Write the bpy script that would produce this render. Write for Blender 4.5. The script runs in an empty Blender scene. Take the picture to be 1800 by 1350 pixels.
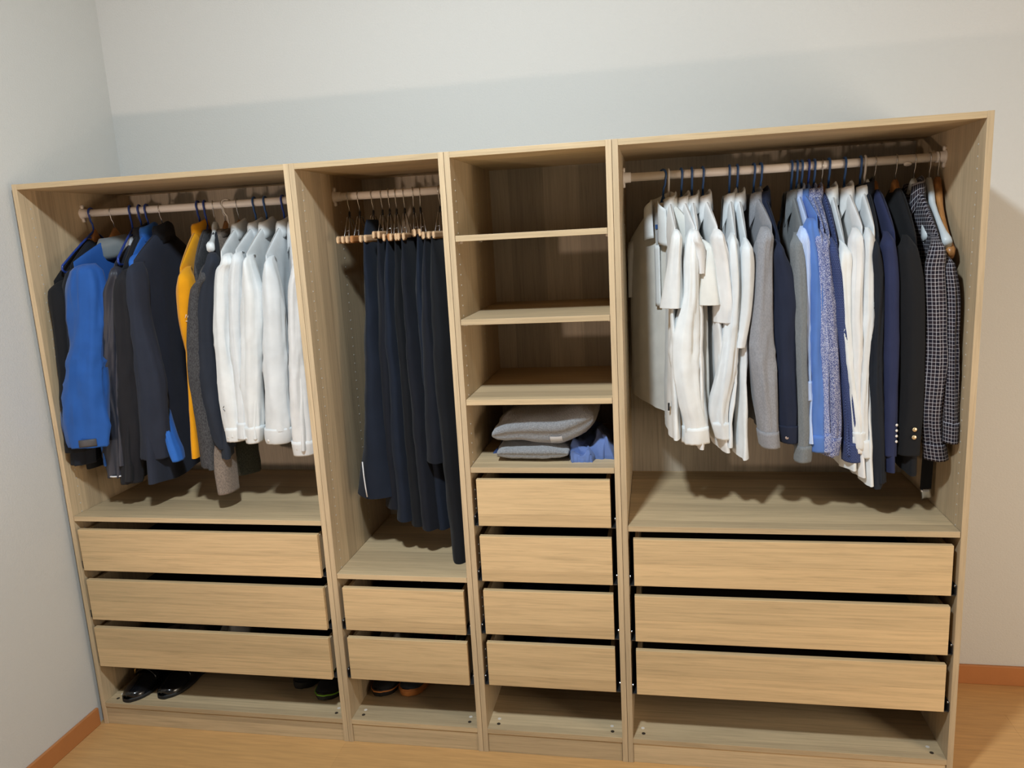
import bpy, bmesh, math, random
import numpy as np
from mathutils import Vector, Matrix, noise

random.seed(7)
SC = bpy.context.scene
COL = SC.collection
PI = math.pi

# ------------------------------------------------------------------ camera, light, exposure
def rotvec(w):
    w = np.array(w); t = np.linalg.norm(w); k = w / t
    K = np.array([[0, -k[2], k[1]], [k[2], 0, -k[0]], [-k[1], k[0], 0]])
    return np.eye(3) + math.sin(t) * K + (1 - math.cos(t)) * K @ K
RW = rotvec((.1978, .1851, -.0355)) @ np.array([[1, 0, 0], [0, 0, -1], [0, 1, 0.]])
cam_data = bpy.data.cameras.new('camera')
cam_data.sensor_fit = 'HORIZONTAL'; cam_data.sensor_width = 36.0
cam_data.lens = 1349.06 / 1800 * 36.0
cam_data.clip_start = .05
cam = bpy.data.objects.new('camera', cam_data); COL.objects.link(cam)
M4 = Matrix.Identity(4)
for i in range(3):
    M4[i][0] = RW[0][i]; M4[i][1] = -RW[1][i]; M4[i][2] = -RW[2][i]
M4.translation = Vector((2.1118, -2.3034, 1.7625))
cam.matrix_world = M4
SC.camera = cam

world = bpy.data.worlds.new('world'); SC.world = world; world.use_nodes = True
world.node_tree.nodes['Background'].inputs[0].default_value = (.5, .5, .5, 1)
world.node_tree.nodes['Background'].inputs[1].default_value = .05

def area(name, loc, target, size, power, col, shape='DISK'):
    d = bpy.data.lights.new(name, 'AREA'); d.shape = shape; d.size = size; d.energy = power; d.color = col
    o = bpy.data.objects.new(name, d); COL.objects.link(o); o.location = loc
    o.rotation_euler = (Vector(target) - Vector(loc)).to_track_quat('-Z', 'Y').to_euler()
    return o
def bulb(name, loc, r, power, col):
    d = bpy.data.lights.new(name, 'POINT'); d.shadow_soft_size = r; d.energy = power; d.color = col
    o = bpy.data.objects.new(name, d); COL.objects.link(o); o.location = loc
    return o
area('ceiling_lamp_light', (1.62, -1.55, 3.12), (1.62, -.55, 0), .20, 68, (.80, .92, 1.0))      # the room's ceiling lamp, above the frame
def shaded_lamp(name, loc, target, deg, blend, r, power, col):
    d = bpy.data.lights.new(name, 'SPOT'); d.spot_size = math.radians(deg); d.spot_blend = blend; d.shadow_soft_size = r; d.energy = power; d.color = col
    o = bpy.data.objects.new(name, d); COL.objects.link(o); o.location = loc
    o.rotation_euler = (Vector(target) - Vector(loc)).to_track_quat('-Z', 'Y').to_euler()
shaded_lamp('uplighter_light', (.40, -2.52, .73), (1.35, .59, 3.2), 94, .35, .05, 72, (1.0, .76, .60))   # a low uplighter beside the photographer
area('warm_side_fill', (4.5, -1.3, 1.15), (3.2, .6, 1.0), 1.0, 36, (1.0, .85, .68), 'SQUARE')   # added warm fill, source unseen, to brighten the wall past the wardrobes
SC.view_settings.view_transform = 'Standard'; SC.view_settings.look = 'None'
SC.view_settings.gamma = 1.0; SC.view_settings.use_curve_mapping = False
SC.view_settings.exposure = 0.0

# ------------------------------------------------------------------ object helpers
def link(o, parent=None):
    COL.objects.link(o)
    if parent is not None: o.parent = parent
    return o
def tag(o, label=None, cat=None, group=None, kind=None):
    if label: o['label'] = label
    if cat: o['category'] = cat
    if group: o['group'] = group
    if kind: o['kind'] = kind
    return o
def thing(name, label, cat, loc, group=None):
    o = bpy.data.objects.new(name, None); o.location = loc; o.empty_display_size = .05
    link(o); return tag(o, label, cat, group)
def origin(p):
    v = Vector((0, 0, 0))
    while p is not None: v = v + Vector(p.location); p = p.parent
    return v
def mesh_obj(name, verts, faces, mat, parent=None, uvs=None, smooth=True, org=None, at=None):
    """verts in world metres; the object sits in its parent's frame"""
    o0 = origin(parent) if parent is not None else Vector(org or (0, 0, 0))
    V = np.asarray(verts, dtype=float) - np.array(at if at is not None else o0)
    me = bpy.data.meshes.new(name)
    me.from_pydata(V.tolist(), [], faces)
    if uvs is not None:
        uv = me.uv_layers.new(name='UVMap')
        li = np.empty(len(me.loops), dtype=np.int32); me.loops.foreach_get('vertex_index', li)
        uv.data.foreach_set('uv', np.asarray(uvs, dtype=np.float32)[li].ravel())
    if smooth: me.polygons.foreach_set('use_smooth', [True] * len(me.polygons))
    me.materials.append(mat)
    me.update()
    o = bpy.data.objects.new(name, me)
    if parent is None: o.location = o0
    elif at is not None: o.location = Vector(at) - o0
    return link(o, parent)

class MB:
    def __init__(self): self.v = []; self.f = []
    def add(self, v, f):
        n = len(self.v); self.v += [tuple(p) for p in v]; self.f += [tuple(i + n for i in q) for q in f]
    def box(self, a, b, bev=0.0):
        x0, y0, z0 = a; x1, y1, z1 = b
        if bev <= 0:
            v = [(x, y, z) for z in (z0, z1) for y in (y0, y1) for x in (x0, x1)]
            self.add(v, [(0, 2, 3, 1), (4, 5, 7, 6), (0, 1, 5, 4), (2, 6, 7, 3), (0, 4, 6, 2), (1, 3, 7, 5)]); return
        bm = bmesh.new()
        bmesh.ops.create_cube(bm, size=1)
        for q in bm.verts:
            q.co = Vector(((x0 + x1) / 2 + q.co.x * (x1 - x0), (y0 + y1) / 2 + q.co.y * (y1 - y0), (z0 + z1) / 2 + q.co.z * (z1 - z0)))
        bmesh.ops.bevel(bm, geom=list(bm.edges), offset=bev, segments=2, profile=.6, affect='EDGES')
        bm.verts.index_update()
        self.add([tuple(q.co) for q in bm.verts], [tuple(q.index for q in f.verts) for f in bm.faces]); bm.free()
    def tube(self, pts, r, n=8, closed=False, cap=True):
        P = [Vector(p) for p in pts]; m = len(P)
        rr = r if hasattr(r, '__len__') else [r] * m
        v = []; f = []
        prev = None
        for i, p in enumerate(P):
            a = P[(i - 1) % m] if (closed or i > 0) else P[i]
            b = P[(i + 1) % m] if (closed or i < m - 1) else P[i]
            d = (b - a).normalized()
            if prev is None:
                up = Vector((0, 0, 1)) if abs(d.z) < .9 else Vector((1, 0, 0))
                u = d.cross(up).normalized()
            else:
                u = (prev - d * prev.dot(d)).normalized()
            prev = u; w = d.cross(u)
            for k in range(n):
                t = 2 * PI * k / n
                v.append(p + (u * math.cos(t) + w * math.sin(t)) * rr[i])
        for i in range(m if closed else m - 1):
            for k in range(n):
                a = i * n + k; b = i * n + (k + 1) % n; c = ((i + 1) % m) * n + (k + 1) % n; d = ((i + 1) % m) * n + k
                f.append((a, b, c, d))
        if cap and not closed:
            f.append(tuple(range(n - 1, -1, -1))); f.append(tuple(range((m - 1) * n, m * n)))
        self.add(v, f)
    def sweep_rect(self, pts, side, hw, hh):
        """flat bar: pts in space, 'side' the thickness axis, half thickness hw, half height hh (lists)"""
        P = [Vector(p) for p in pts]; s = Vector(side).normalized(); m = len(P)
        v = []; f = []
        for i, p in enumerate(P):
            d = (P[min(i + 1, m - 1)] - P[max(i - 1, 0)]).normalized(); u = s.cross(d).normalized()
            a, b = hw[i], hh[i]; c = .55
            for (x, y) in ((-a * c, -b), (a * c, -b), (a, -b * c), (a, b * c), (a * c, b), (-a * c, b), (-a, b * c), (-a, -b * c)):
                v.append(p + s * x + u * y)
        for i in range(m - 1):
            for k in range(8):
                f.append((i * 8 + k, i * 8 + (k + 1) % 8, (i + 1) * 8 + (k + 1) % 8, (i + 1) * 8 + k))
        f.append(tuple(range(7, -1, -1))); f.append(tuple(range((m - 1) * 8, m * 8)))
        self.add(v, f)
    def disc(self, c, nrm, r, h=.001, n=14):
        c = Vector(c); nrm = Vector(nrm).normalized()
        u = nrm.orthogonal().normalized(); w = nrm.cross(u)
        v = []; f = []
        for rr, hh in ((r, 0), (r, h * .7), (r * .8, h)):
            for k in range(n):
                t = 2 * PI * k / n; v.append(c + (u * math.cos(t) + w * math.sin(t)) * rr + nrm * hh)
        for i in range(2):
            for k in range(n): f.append((i * n + k, i * n + (k + 1) % n, (i + 1) * n + (k + 1) % n, (i + 1) * n + k))
        f.append(tuple(range(2 * n, 3 * n)))
        self.add(v, f)
    def grid(self, fn, nu, nv, wrap=False):
        v = []; f = []
        for j in range(nv):
            for i in range(nu): v.append(fn(i, j))
        for j in range(nv - 1):
            for i in range(nu if wrap else nu - 1):
                f.append((j * nu + i, j * nu + (i + 1) % nu, (j + 1) * nu + (i + 1) % nu, (j + 1) * nu + i))
        self.add(v, f)
    def build(self, name, mat, parent=None, smooth=False, org=None, at=None):
        return mesh_obj(name, self.v, self.f, mat, parent, smooth=smooth, org=org, at=at)

# ------------------------------------------------------------------ materials
def lin(c):
    return tuple((v / 255 / 12.92 if v / 255 <= .04045 else ((v / 255 + .055) / 1.055) ** 2.4) for v in c) + (1,)
class NT:
    def __init__(self, name):
        self.m = bpy.data.materials.new(name); self.m.use_nodes = True
        self.t = self.m.node_tree; self.b = self.t.nodes['Principled BSDF']
    def n(self, typ, **kw):
        o = self.t.nodes.new(typ)
        for k, v in kw.items():
            if k.startswith('i_'): o.inputs[k[2:].replace('_', ' ')].default_value = v
            else: setattr(o, k, v)
        return o
    def l(self, a, b): self.t.links.new(a, b)
    def math(self, op, a, b=None, c=None):
        o = self.t.nodes.new('ShaderNodeMath'); o.operation = op
        for i, x in enumerate((a, b, c)):
            if x is None: continue
            if isinstance(x, (int, float)): o.inputs[i].default_value = x
            else: self.l(x, o.inputs[i])
        return o.outputs[0]
    def mix(self, fac, a, b, mode='MIX'):
        o = self.t.nodes.new('ShaderNodeMix'); o.data_type = 'RGBA'; o.blend_type = mode
        for s, x in ((0, fac), (6, a), (7, b)):
            if isinstance(x, (int, float, tuple)): o.inputs[s].default_value = x
            else: self.l(x, o.inputs[s])
        return o.outputs[2]
    def bump(self, h, strength, dist):
        o = self.n('ShaderNodeBump'); o.inputs['Strength'].default_value = strength; o.inputs['Distance'].default_value = dist
        self.l(h, o.inputs['Height']); self.l(o.outputs[0], self.b.inputs['Normal'])
    def pos(self, scale=(1, 1, 1), off=None):
        g = self.n('ShaderNodeTexCoord'); mp = self.n('ShaderNodeVectorMath', operation='MULTIPLY')
        self.l(g.outputs['Object'], mp.inputs[0]); mp.inputs[1].default_value = scale
        return mp.outputs[0]
    def noise(self, vec, scale=1, detail=3, rough=.5, dist=0):
        o = self.n('ShaderNodeTexNoise'); o.inputs['Scale'].default_value = scale; o.inputs['Detail'].default_value = detail
        o.inputs['Roughness'].default_value = rough; o.inputs['Distortion'].default_value = dist
        self.l(vec, o.inputs['Vector']); return o.outputs[0]
    def ramp(self, fac, stops):
        o = self.n('ShaderNodeValToRGB'); e = o.color_ramp.elements
        while len(e) < len(stops): e.new(.5)
        for q, (p, c) in zip(e, stops): q.position = p; q.color = c
        self.l(fac, o.inputs[0]); return o.outputs[0]

def plain(name, rgb, rough=.5, metal=0., spec=.5, sheen=0., bump=None):
    k = NT(name); k.b.inputs['Base Color'].default_value = lin(rgb)
    k.b.inputs['Roughness'].default_value = rough; k.b.inputs['Metallic'].default_value = metal
    k.b.inputs['Specular IOR Level'].default_value = spec
    if sheen: k.b.inputs['Sheen Weight'].default_value = sheen
    ns = k.noise(k.pos(), 30, 3)
    c = k.mix(.12, lin(rgb), k.ramp(ns, [(.3, tuple(v * .75 for v in lin(rgb)[:3]) + (1,)), (.7, tuple(min(1, v * 1.2) for v in lin(rgb)[:3]) + (1,))]))
    k.l(c, k.b.inputs['Base Color'])
    if bump: k.bump(k.noise(k.pos(), bump[0], 4, .6), bump[1], bump[2])
    return k.m

def oak(name, axis, base=(201, 178, 142), band=.083, seam=None):
    """light oak foil: long grain along one axis, broad boards across it"""
    k = NT(name)
    g = k.n('ShaderNodeNewGeometry')
    sx = {'X': (2.2, 62, 62), 'Z': (62, 62, 2.2), 'Y': (62, 2.2, 62)}[axis]
    oi = k.n('ShaderNodeObjectInfo')
    off = k.n('ShaderNodeVectorMath', operation='MULTIPLY'); k.l(g.outputs['Position'], off.inputs[0]); off.inputs[1].default_value = sx
    add = k.n('ShaderNodeVectorMath', operation='ADD'); k.l(off.outputs[0], add.inputs[0])
    rs = k.math('MULTIPLY', oi.outputs['Random'], 40.0)
    cb = k.n('ShaderNodeCombineXYZ'); k.l(rs, cb.inputs[0]); k.l(rs, cb.inputs[1]); k.l(rs, cb.inputs[2])
    k.l(cb.outputs[0], add.inputs[1])
    fine = k.noise(add.outputs[0], 2.6, 6, .66, .5)
    # cathedral figure
    o2 = k.n('ShaderNodeVectorMath', operation='MULTIPLY'); k.l(add.outputs[0], o2.inputs[0]); o2.inputs[1].default_value = (.30, .30, .30)
    big = k.noise(o2.outputs[0], .55, 2, .5, .3)
    rings = k.math('FRACT', k.math('MULTIPLY', big, 9.0))
    rings = k.math('ABSOLUTE', k.math('SUBTRACT', rings, .5))
    # boards
    sp = k.n('ShaderNodeSeparateXYZ'); k.l(g.outputs['Position'], sp.inputs[0])
    other = {'X': (1, 2), 'Z': (0, 1), 'Y': (0, 2)}[axis]
    ac = k.math('ADD', sp.outputs[other[0]], sp.outputs[other[1]])
    ac = k.math('ADD', ac, k.math('MULTIPLY', oi.outputs['Random'], .31))
    cell = k.math('FLOOR', k.math('DIVIDE', ac, band))
    wn = k.n('ShaderNodeTexWhiteNoise', noise_dimensions='1D'); k.l(cell, wn.inputs['W'])
    b = lin(base)
    c1 = k.ramp(fine, [(.28, tuple(v * .74 for v in b[:3]) + (1,)), (.5, b), (.72, tuple(min(1, v * 1.13) for v in b[:3]) + (1,))])
    c2 = k.mix(.24, c1, k.ramp(rings, [(.05, tuple(v * .66 for v in b[:3]) + (1,)), (.3, b)]))
    if seam:
        ts = k.n('ShaderNodeTexCoord'); s3 = k.n('ShaderNodeSeparateXYZ'); k.l(ts.outputs['Object'], s3.inputs[0])
        d = k.math('SUBTRACT', s3.outputs[2], seam[0])
        up = k.math('GREATER_THAN', d, 0.)
        line = k.math('LESS_THAN', k.math('ABSOLUTE', d), .0009)
        tone = k.mix(up, seam[1] + (1,), seam[2] + (1,)); tone = k.mix(line, tone, (.84, .82, .80, 1))
    else: tone = k.ramp(wn.outputs[0], [(0, (.80, .79, .78, 1)), (1, (1.08, 1.07, 1.05, 1))])
    c3 = k.mix(1.0, c2, tone, 'MULTIPLY')
    k.l(c3, k.b.inputs['Base Color'])
    k.b.inputs['Roughness'].default_value = .48; k.b.inputs['Specular IOR Level'].default_value = .3
    k.bump(fine, .12, .002)
    return k.m

def fabric(name, rgb, kind='plain', rgb2=None, rough=.9, sheen=None, spec=.2):
    if sheen is None: sheen = .04 if max(rgb) < 110 else .12
    k = NT(name); b = lin(rgb)
    k.b.inputs['Roughness'].default_value = rough; k.b.inputs['Specular IOR Level'].default_value = spec
    k.b.inputs['Sheen Weight'].default_value = sheen; k.b.inputs['Sheen Roughness'].default_value = .5
    p = k.pos()
    soft = k.noise(p, 14, 3)
    col = k.ramp(soft, [(.3, tuple(v * .9 for v in b[:3]) + (1,)), (.7, tuple(min(1, v * 1.06) for v in b[:3]) + (1,))])
    if kind == 'heather':
        c2 = lin(rgb2)
        sp = k.noise(k.pos((1, 1, .35)), 420, 2, .7)
        col = k.mix(k.ramp(sp, [(.42, (0, 0, 0, 1)), (.6, (1, 1, 1, 1))]), col, c2)
    elif kind in ('plaid', 'dots', 'micro', 'stripe'):
        tc = k.n('ShaderNodeTexCoord'); s = k.n('ShaderNodeSeparateXYZ'); k.l(tc.outputs['UV'], s.inputs[0])
        u, v = s.outputs[0], s.outputs[1]
        c2 = lin(rgb2)
        def tri(x, per): return k.math('ABSOLUTE', k.math('SUBTRACT', k.math('FRACT', k.math('DIVIDE', x, per)), .5))
        if kind == 'plaid':
            lu = k.math('LESS_THAN', tri(u, .0110), .085); lv = k.math('LESS_THAN', tri(v, .0110), .085)
            bu = k.math('LESS_THAN', tri(u, .0220), .25); bv = k.math('LESS_THAN', tri(v, .0220), .25)
            base = k.mix(k.math('MULTIPLY', k.math('ADD', bu, bv), .5), lin((24, 24, 36)), lin((44, 35, 40)))
            m = k.math('MULTIPLY', k.math('ADD', lu, lv), .55)
            col = k.mix(m, base, c2)
        elif kind == 'dots':
            uu = k.math('ADD', u, k.math('MULTIPLY', k.math('FLOOR', k.math('DIVIDE', v, .0045)), .0027))
            d = k.math('ADD', k.math('POWER', tri(uu, .0055), 2), k.math('POWER', tri(v, .0045), 2))
            col = k.mix(k.math('LESS_THAN', d, .05), col, c2)
        elif kind == 'micro':
            vo = k.n('ShaderNodeTexVoronoi'); vo.inputs['Scale'].default_value = 480
            k.l(tc.outputs['UV'], vo.inputs['Vector'])
            col = k.mix(k.math('LESS_THAN', vo.outputs['Distance'], .40), col, c2)
        else:
            col = k.mix(k.math('LESS_THAN', tri(u, .004), .2), col, c2)
    k.l(col, k.b.inputs['Base Color'])
    k.bump(k.noise(p, 500, 2, .6), .18, .0008)
    return k.m

M = {}
M['oak_x'] = oak('oak_long_grain_across', 'X')
M['oak_z'] = oak('oak_long_grain_upright', 'Z', (200, 178, 145), band=.075)
M['oak_back'] = oak('oak_back_board', 'Z', (192, 181, 164), band=.13)
M['oak_front'] = oak('oak_drawer_front', 'X', (212, 183, 140), .085, (.076, (1.03, 1.02, 1.0), (.95, .95, .94)))
M['oak_front_narrow'] = oak('oak_narrow_drawer_front', 'X', (212, 183, 140), .085, (.040, (.89, .88, .86), (1.0, 1.0, .99)))
k = NT('wall_paint')
k.b.inputs['Base Color'].default_value = lin((206, 206, 203)); k.b.inputs['Roughness'].default_value = .85
k.b.inputs['Specular IOR Level'].default_value = .2
k.bump(k.noise(k.pos(), 140, 5, .7), .35, .004); M['wall'] = k.m
M['wall_far'] = plain('far_wall_paint', (196, 194, 190), .9)
M['ceiling'] = plain('ceiling_paint', (228, 228, 225), .9)
def laminate():
    k = NT('floor_laminate'); g = k.n('ShaderNodeNewGeometry'); oi = k.n('ShaderNodeObjectInfo')
    v = k.n('ShaderNodeVectorMath', operation='MULTIPLY'); k.l(g.outputs['Position'], v.inputs[0]); v.inputs[1].default_value = (2, 28, 28)
    f = k.noise(v.outputs[0], 3, 5, .6, .4); b = lin((196, 152, 98))
    c = k.ramp(f, [(.3, tuple(q * .86 for q in b[:3]) + (1,)), (.7, tuple(q * 1.08 for q in b[:3]) + (1,))])
    t = k.ramp(oi.outputs['Random'], [(0, (.97, .97, .97, 1)), (1, (1.02, 1.02, 1.02, 1))])
    k.l(k.mix(1., c, t, 'MULTIPLY'), k.b.inputs['Base Color']); k.b.inputs['Roughness'].default_value = .42
    k.b.inputs['Specular IOR Level'].default_value = .4
    return k.m
M['laminate'] = laminate()
M['skirting'] = plain('orange_beech_skirting', (180, 118, 68), .5)
M['rail'] = plain('white_lacquered_rail', (246, 238, 230), .35)
M['rail_plastic'] = plain('white_plastic_bracket', (226, 216, 204), .45)
M['steel'] = plain('bright_steel_wire', (200, 200, 200), .25, 1.)
M['runner'] = plain('grey_zinc_runner', (88, 90, 94), .4, .8)
M['pin'] = plain('pale_pin', (190, 186, 176), .4)
M['hole'] = plain('dark_recess', (52, 40, 28), .8)
M['box_grey'] = plain('dark_drawer_box', (66, 58, 50), .7)
M['blue_plastic'] = plain('blue_plastic_hanger', (34, 62, 140), .3)
M['blue_plastic2'] = plain('dull_blue_plastic_hanger', (46, 84, 138), .35)
M['clear_plastic'] = plain('cream_plastic_hanger', (206, 198, 188), .35)
M['white_plastic'] = plain('white_plastic_hanger', (216, 222, 224), .4)
M['black_plastic'] = plain('black_plastic_sleeve', (22, 22, 24), .4)
def hangerwood(name, rgb):
    k = NT(name); b = lin(rgb); f = k.noise(k.pos((40, 4, 14)), 3, 4, .6)
    k.l(k.ramp(f, [(.3, tuple(q * .7 for q in b[:3]) + (1,)), (.7, tuple(min(1, q * 1.15) for q in b[:3]) + (1,))]), k.b.inputs['Base Color'])
    k.b.inputs['Roughness'].default_value = .35
    return k.m
M['wood_hanger'] = hangerwood('varnished_hanger_wood', (176, 122, 70))
M['wood_clamp'] = hangerwood('pale_clamp_wood', (216, 180, 140))
M['wood_clamp_dark'] = hangerwood('orange_clamp_wood', (186, 128, 78))

# ------------------------------------------------------------------ the room
XL, XR, YB, YF, ZC = -.022, 4.7, .592, -4.3, 3.32
def struct(name, a, b, mat, parent=None):
    m = MB(); m.box(a, b); o = m.build(name, mat, parent); return tag(o, kind='structure') if parent is None else o
floor = struct('floor', (XL - .1, YF - .1, -.12), (XR + .1, YB + .1, -.012), M['laminate'])
pw = .1925
for r in range(24):
    y1 = YB - r * pw; y0 = y1 - pw + .0003
    x = XL - (r * .517) % 1.28
    while x < XR:
        a, b = max(x, XL), min(x + 1.2797, XR)
        if b - a > .02:
            m = MB(); m.box((a, max(y0, YF), -.012), (b, y1, 0), .0002); m.build('floor_plank', M['laminate'], floor)
        x += 1.28
struct('wall_back', (XL - .1, YB, -.12), (XR + .1, YB + .1, ZC + .1), M['wall'])
struct('wall_left', (XL - .1, YF - .1, -.12), (XL, YB, ZC + .1), M['wall'])
struct('wall_right', (XR, YF - .1, -.12), (XR + .1, YB, ZC + .1), M['wall_far'])
struct('wall_front', (XL - .1, YF - .1, -.12), (XR + .1, YF, ZC + .1), M['wall_far'])
struct('ceiling', (XL - .1, YF - .1, ZC), (XR + .1, YB + .1, ZC + .1), M['ceiling'])
def skirt(name, a, b, ax):
    m = MB(); m.box(a, b, .003); tag(m.build(name, M['skirting']), kind='structure')
skirt('baseboard_back', (3.02, YB - .011, 0), (XR, YB, .077), 0)
skirt('baseboard_left', (XL, YF, 0), (XL + .012, -.004, .070), 1)

# ------------------------------------------------------------------ wardrobe units
TH, DEP, HGT = .018, .58, 2.012
RY, RZ, RR = .29, 1.92, .0135
W1, W2 = .998, .498
X0 = [0, W1, W1 + W2, W1 + 2 * W2]
WID = [W1, W2, W2, W1]
def pbox(name, a, b, mat, parent, bev=.0009):
    m = MB(); m.box(a, b, bev); return m.build(name, mat, parent)
def wardrobe(i, label, shelves, tops, fy, rail, plinthband=True):
    x0, w = X0[i], WID[i]; x1 = x0 + w
    t = thing('wardrobe_unit', label, 'wardrobe', (x0 + w / 2, DEP / 2, 0), 'oak wardrobe units standing in one row')
    g = .0006
    sides = []
    for s, (a, b) in ((1, (x0 + g, x0 + TH)), (-1, (x1 - TH, x1 - g))):
        o = pbox('side_panel', (a, 0, 0), (b, DEP, HGT), M['oak_z'], t); sides.append(o)
        m = MB(); xf = b if s > 0 else a
        zz = .3
        while zz < 1.96:
            for yy in (.047, .335): m.disc((xf, yy, zz), (s, 0, 0), .0028, .0009, 8)
            zz += .032
        tag(m.build('shelf_pin_holes', M['pin'], o), kind='stuff')
    pbox('top_panel', (x0 + TH, .0005, HGT - TH), (x1 - TH, DEP - .012, HGT - .0005), M['oak_x'], t)
    pbox('bottom_panel', (x0 + TH, .0005, .072), (x1 - TH, DEP - .012, .09), M['oak_x'], t)
    pbox('plinth', (x0 + TH + .001, .004, 0), (x1 - TH - .001, .02, .0705), M['oak_x'], t)
    pbox('back_panel', (x0 + TH * .6, DEP - .012, .06), (x1 - TH * .6, DEP - .006, HGT - .004), M['oak_back'], t, 0)
    for z in shelves:
        pbox('shelf', (x0 + TH + .001, .002, z - TH), (x1 - TH - .001, DEP - .013, z), M['oak_x'], t)
        for s in (x0 + TH, x1 - TH):                                   # clear plastic shelf pegs peeping out underneath
            d = .009 if s < x0 + w / 2 else -.009
            for yy in (.05, .34): pbox('shelf_peg', (min(s, s + d), yy, z - TH - .008), (max(s, s + d), yy + .01, z - TH), M['rail_plastic'], t, .002)
    for s in (x0 + TH + .034, x1 - TH - .034):                          # cam fittings in the bottom board
        m = MB(); m.disc((s, .031, .0899), (0, 0, 1), .0062, .0012); m.build('cam_lock', M['hole'], t)
        m = MB(); m.disc((s - .003, .06, .0899), (0, 0, 1), .006, .0006); m.build('screw_cover', M['rail_plastic'], t)
    for j, zt in enumerate(tops):
        zb = zt - .158; a, b = x0 + .034, x1 - .034
        y = fy + .0015 * math.sin(j * 2.3 + i)
        m = MB(); m.box((a, y, zb), (b, y + .018, zt), .0016)
        f = m.build('drawer', M['oak_front' if w > .6 else 'oak_front_narrow'], t, at=(a, y, zb))
        for xa in (a + .004, b - .016): pbox('drawer_side', (xa, y + .018, zb + .018), (xa + .012, .545, zt - .012), M['oak_z'], f)
        pbox('drawer_back', (a + .016, .533, zb + .018), (b - .016, .545, zt - .03), M['box_grey'], f)
        pbox('drawer_bottom', (a + .016, y + .018, zb + .016), (b - .016, .533, zb + .022), M['box_grey'], f)
        for s, xa in ((1, x0 + TH), (-1, x1 - TH)):
            m = MB(); xs = sorted((xa, xa + s * .0022)); m.box((xs[0], .006, zb + .002), (xs[1], .53, zb + .030))
            xs = sorted((xa, xa + s * .030)); m.box((xs[0], .010, zb - .004), (xs[1], .53, zb - .001))
            r = m.build('drawer_runner', M['runner'], t)
            m = MB(); m.disc((xa + s * .0022, .016, zb + .026), (s, 0, 0), .0042, .003, 10); m.build('runner_pin', M['steel'], r)
    if rail:
        m = MB(); m.tube([(x0 + TH + .004, RY, RZ), (x0 + w * .5, RY, RZ - .0015), (x1 - TH - .004, RY, RZ)], RR, 20)
        r = m.build('clothes_rail', M['rail'], t, True)
        for s, xa in ((1, x0 + TH), (-1, x1 - TH)):
            m = MB()
            m.tube([(xa, RY, RZ), (xa + s * .004, RY, RZ), (xa + s * .006, RY, RZ), (xa + s * .026, RY, RZ)], [.022, .022, .0165, .0160], 20)
            for d in (-1, 1):
                m.tube([(xa, RY, RZ + d * .024), (xa + s * .008, RY, RZ + d * .024)], [.009, .007], 12)
                m.box((min(xa, xa + s * .005), RY - .008, min(RZ + d * .012, RZ + d * .026)), (max(xa, xa + s * .005), RY + .008, max(RZ + d * .012, RZ + d * .026)))
            m.build('rail_bracket', M['rail_plastic'], r, True)
    return t
U1 = wardrobe(0, 'wide oak wardrobe unit filled with jackets and white shirts, beside the side wall', [.840], [.793, .597, .408], -.008, True)
U2 = wardrobe(1, 'narrow oak wardrobe unit with trousers on clamp hangers over two drawers', [.648], [.598, .411], -.002, True)
U3 = wardrobe(2, 'narrow oak wardrobe unit with open shelves and a folded towel over four drawers', [1.765, 1.509, 1.254, 1.031], [.990, .797, .605, .415], .001, False)
U4 = wardrobe(3, 'wide oak wardrobe unit filled with polo shirts, blue shirts and a plaid shirt', [.840], [.796, .603, .411], .002, True)
m = MB(); m.disc((2.868, RY - .004, RZ - .0125), (0, -.3, -1), .011, .006); m.build('rail_cap', M['rail_plastic'], U4)

# ------------------------------------------------------------------ cloth building
def rnd_fold(seed, kmin, kmax, n):
    r = random.Random(seed)
    L = [(r.uniform(kmin, kmax), r.uniform(-6, 6), r.uniform(0, 6.28), r.uniform(.5, 1)) for _ in range(n)]
    s = sum(q[3] for q in L)
    return lambda a, z: sum(w * math.sin(k * a + kz * z + p) for k, kz, p, w in L) / s
def fbm(p, octs=3):
    v = 0; a = 1; q = Vector(p)
    for _ in range(octs): v += a * noise.noise(q); q = q * 2.07; a *= .5
    return v
def catmull(K, n):
    K = np.array(K, float); seg = len(K) - 1
    d = np.r_[0, np.cumsum(np.maximum(1e-4, np.linalg.norm(np.diff(K[:, :3], axis=0), axis=1)))]
    out = []
    for s in np.linspace(0, d[-1], n):
        i = min(seg - 1, int(np.searchsorted(d, s, side='right') - 1)); i = max(i, 0)
        t = (s - d[i]) / (d[i + 1] - d[i])
        p0, p1, p2, p3 = K[max(i - 1, 0)], K[i], K[i + 1], K[min(i + 2, seg)]
        out.append(.5 * ((2 * p1) + (p2 - p0) * t + (2 * p0 - 5 * p1 + 4 * p2 - p3) * t * t + (3 * p1 - p0 - 3 * p2 + p3) * t ** 3))
    return np.array(out)

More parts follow.
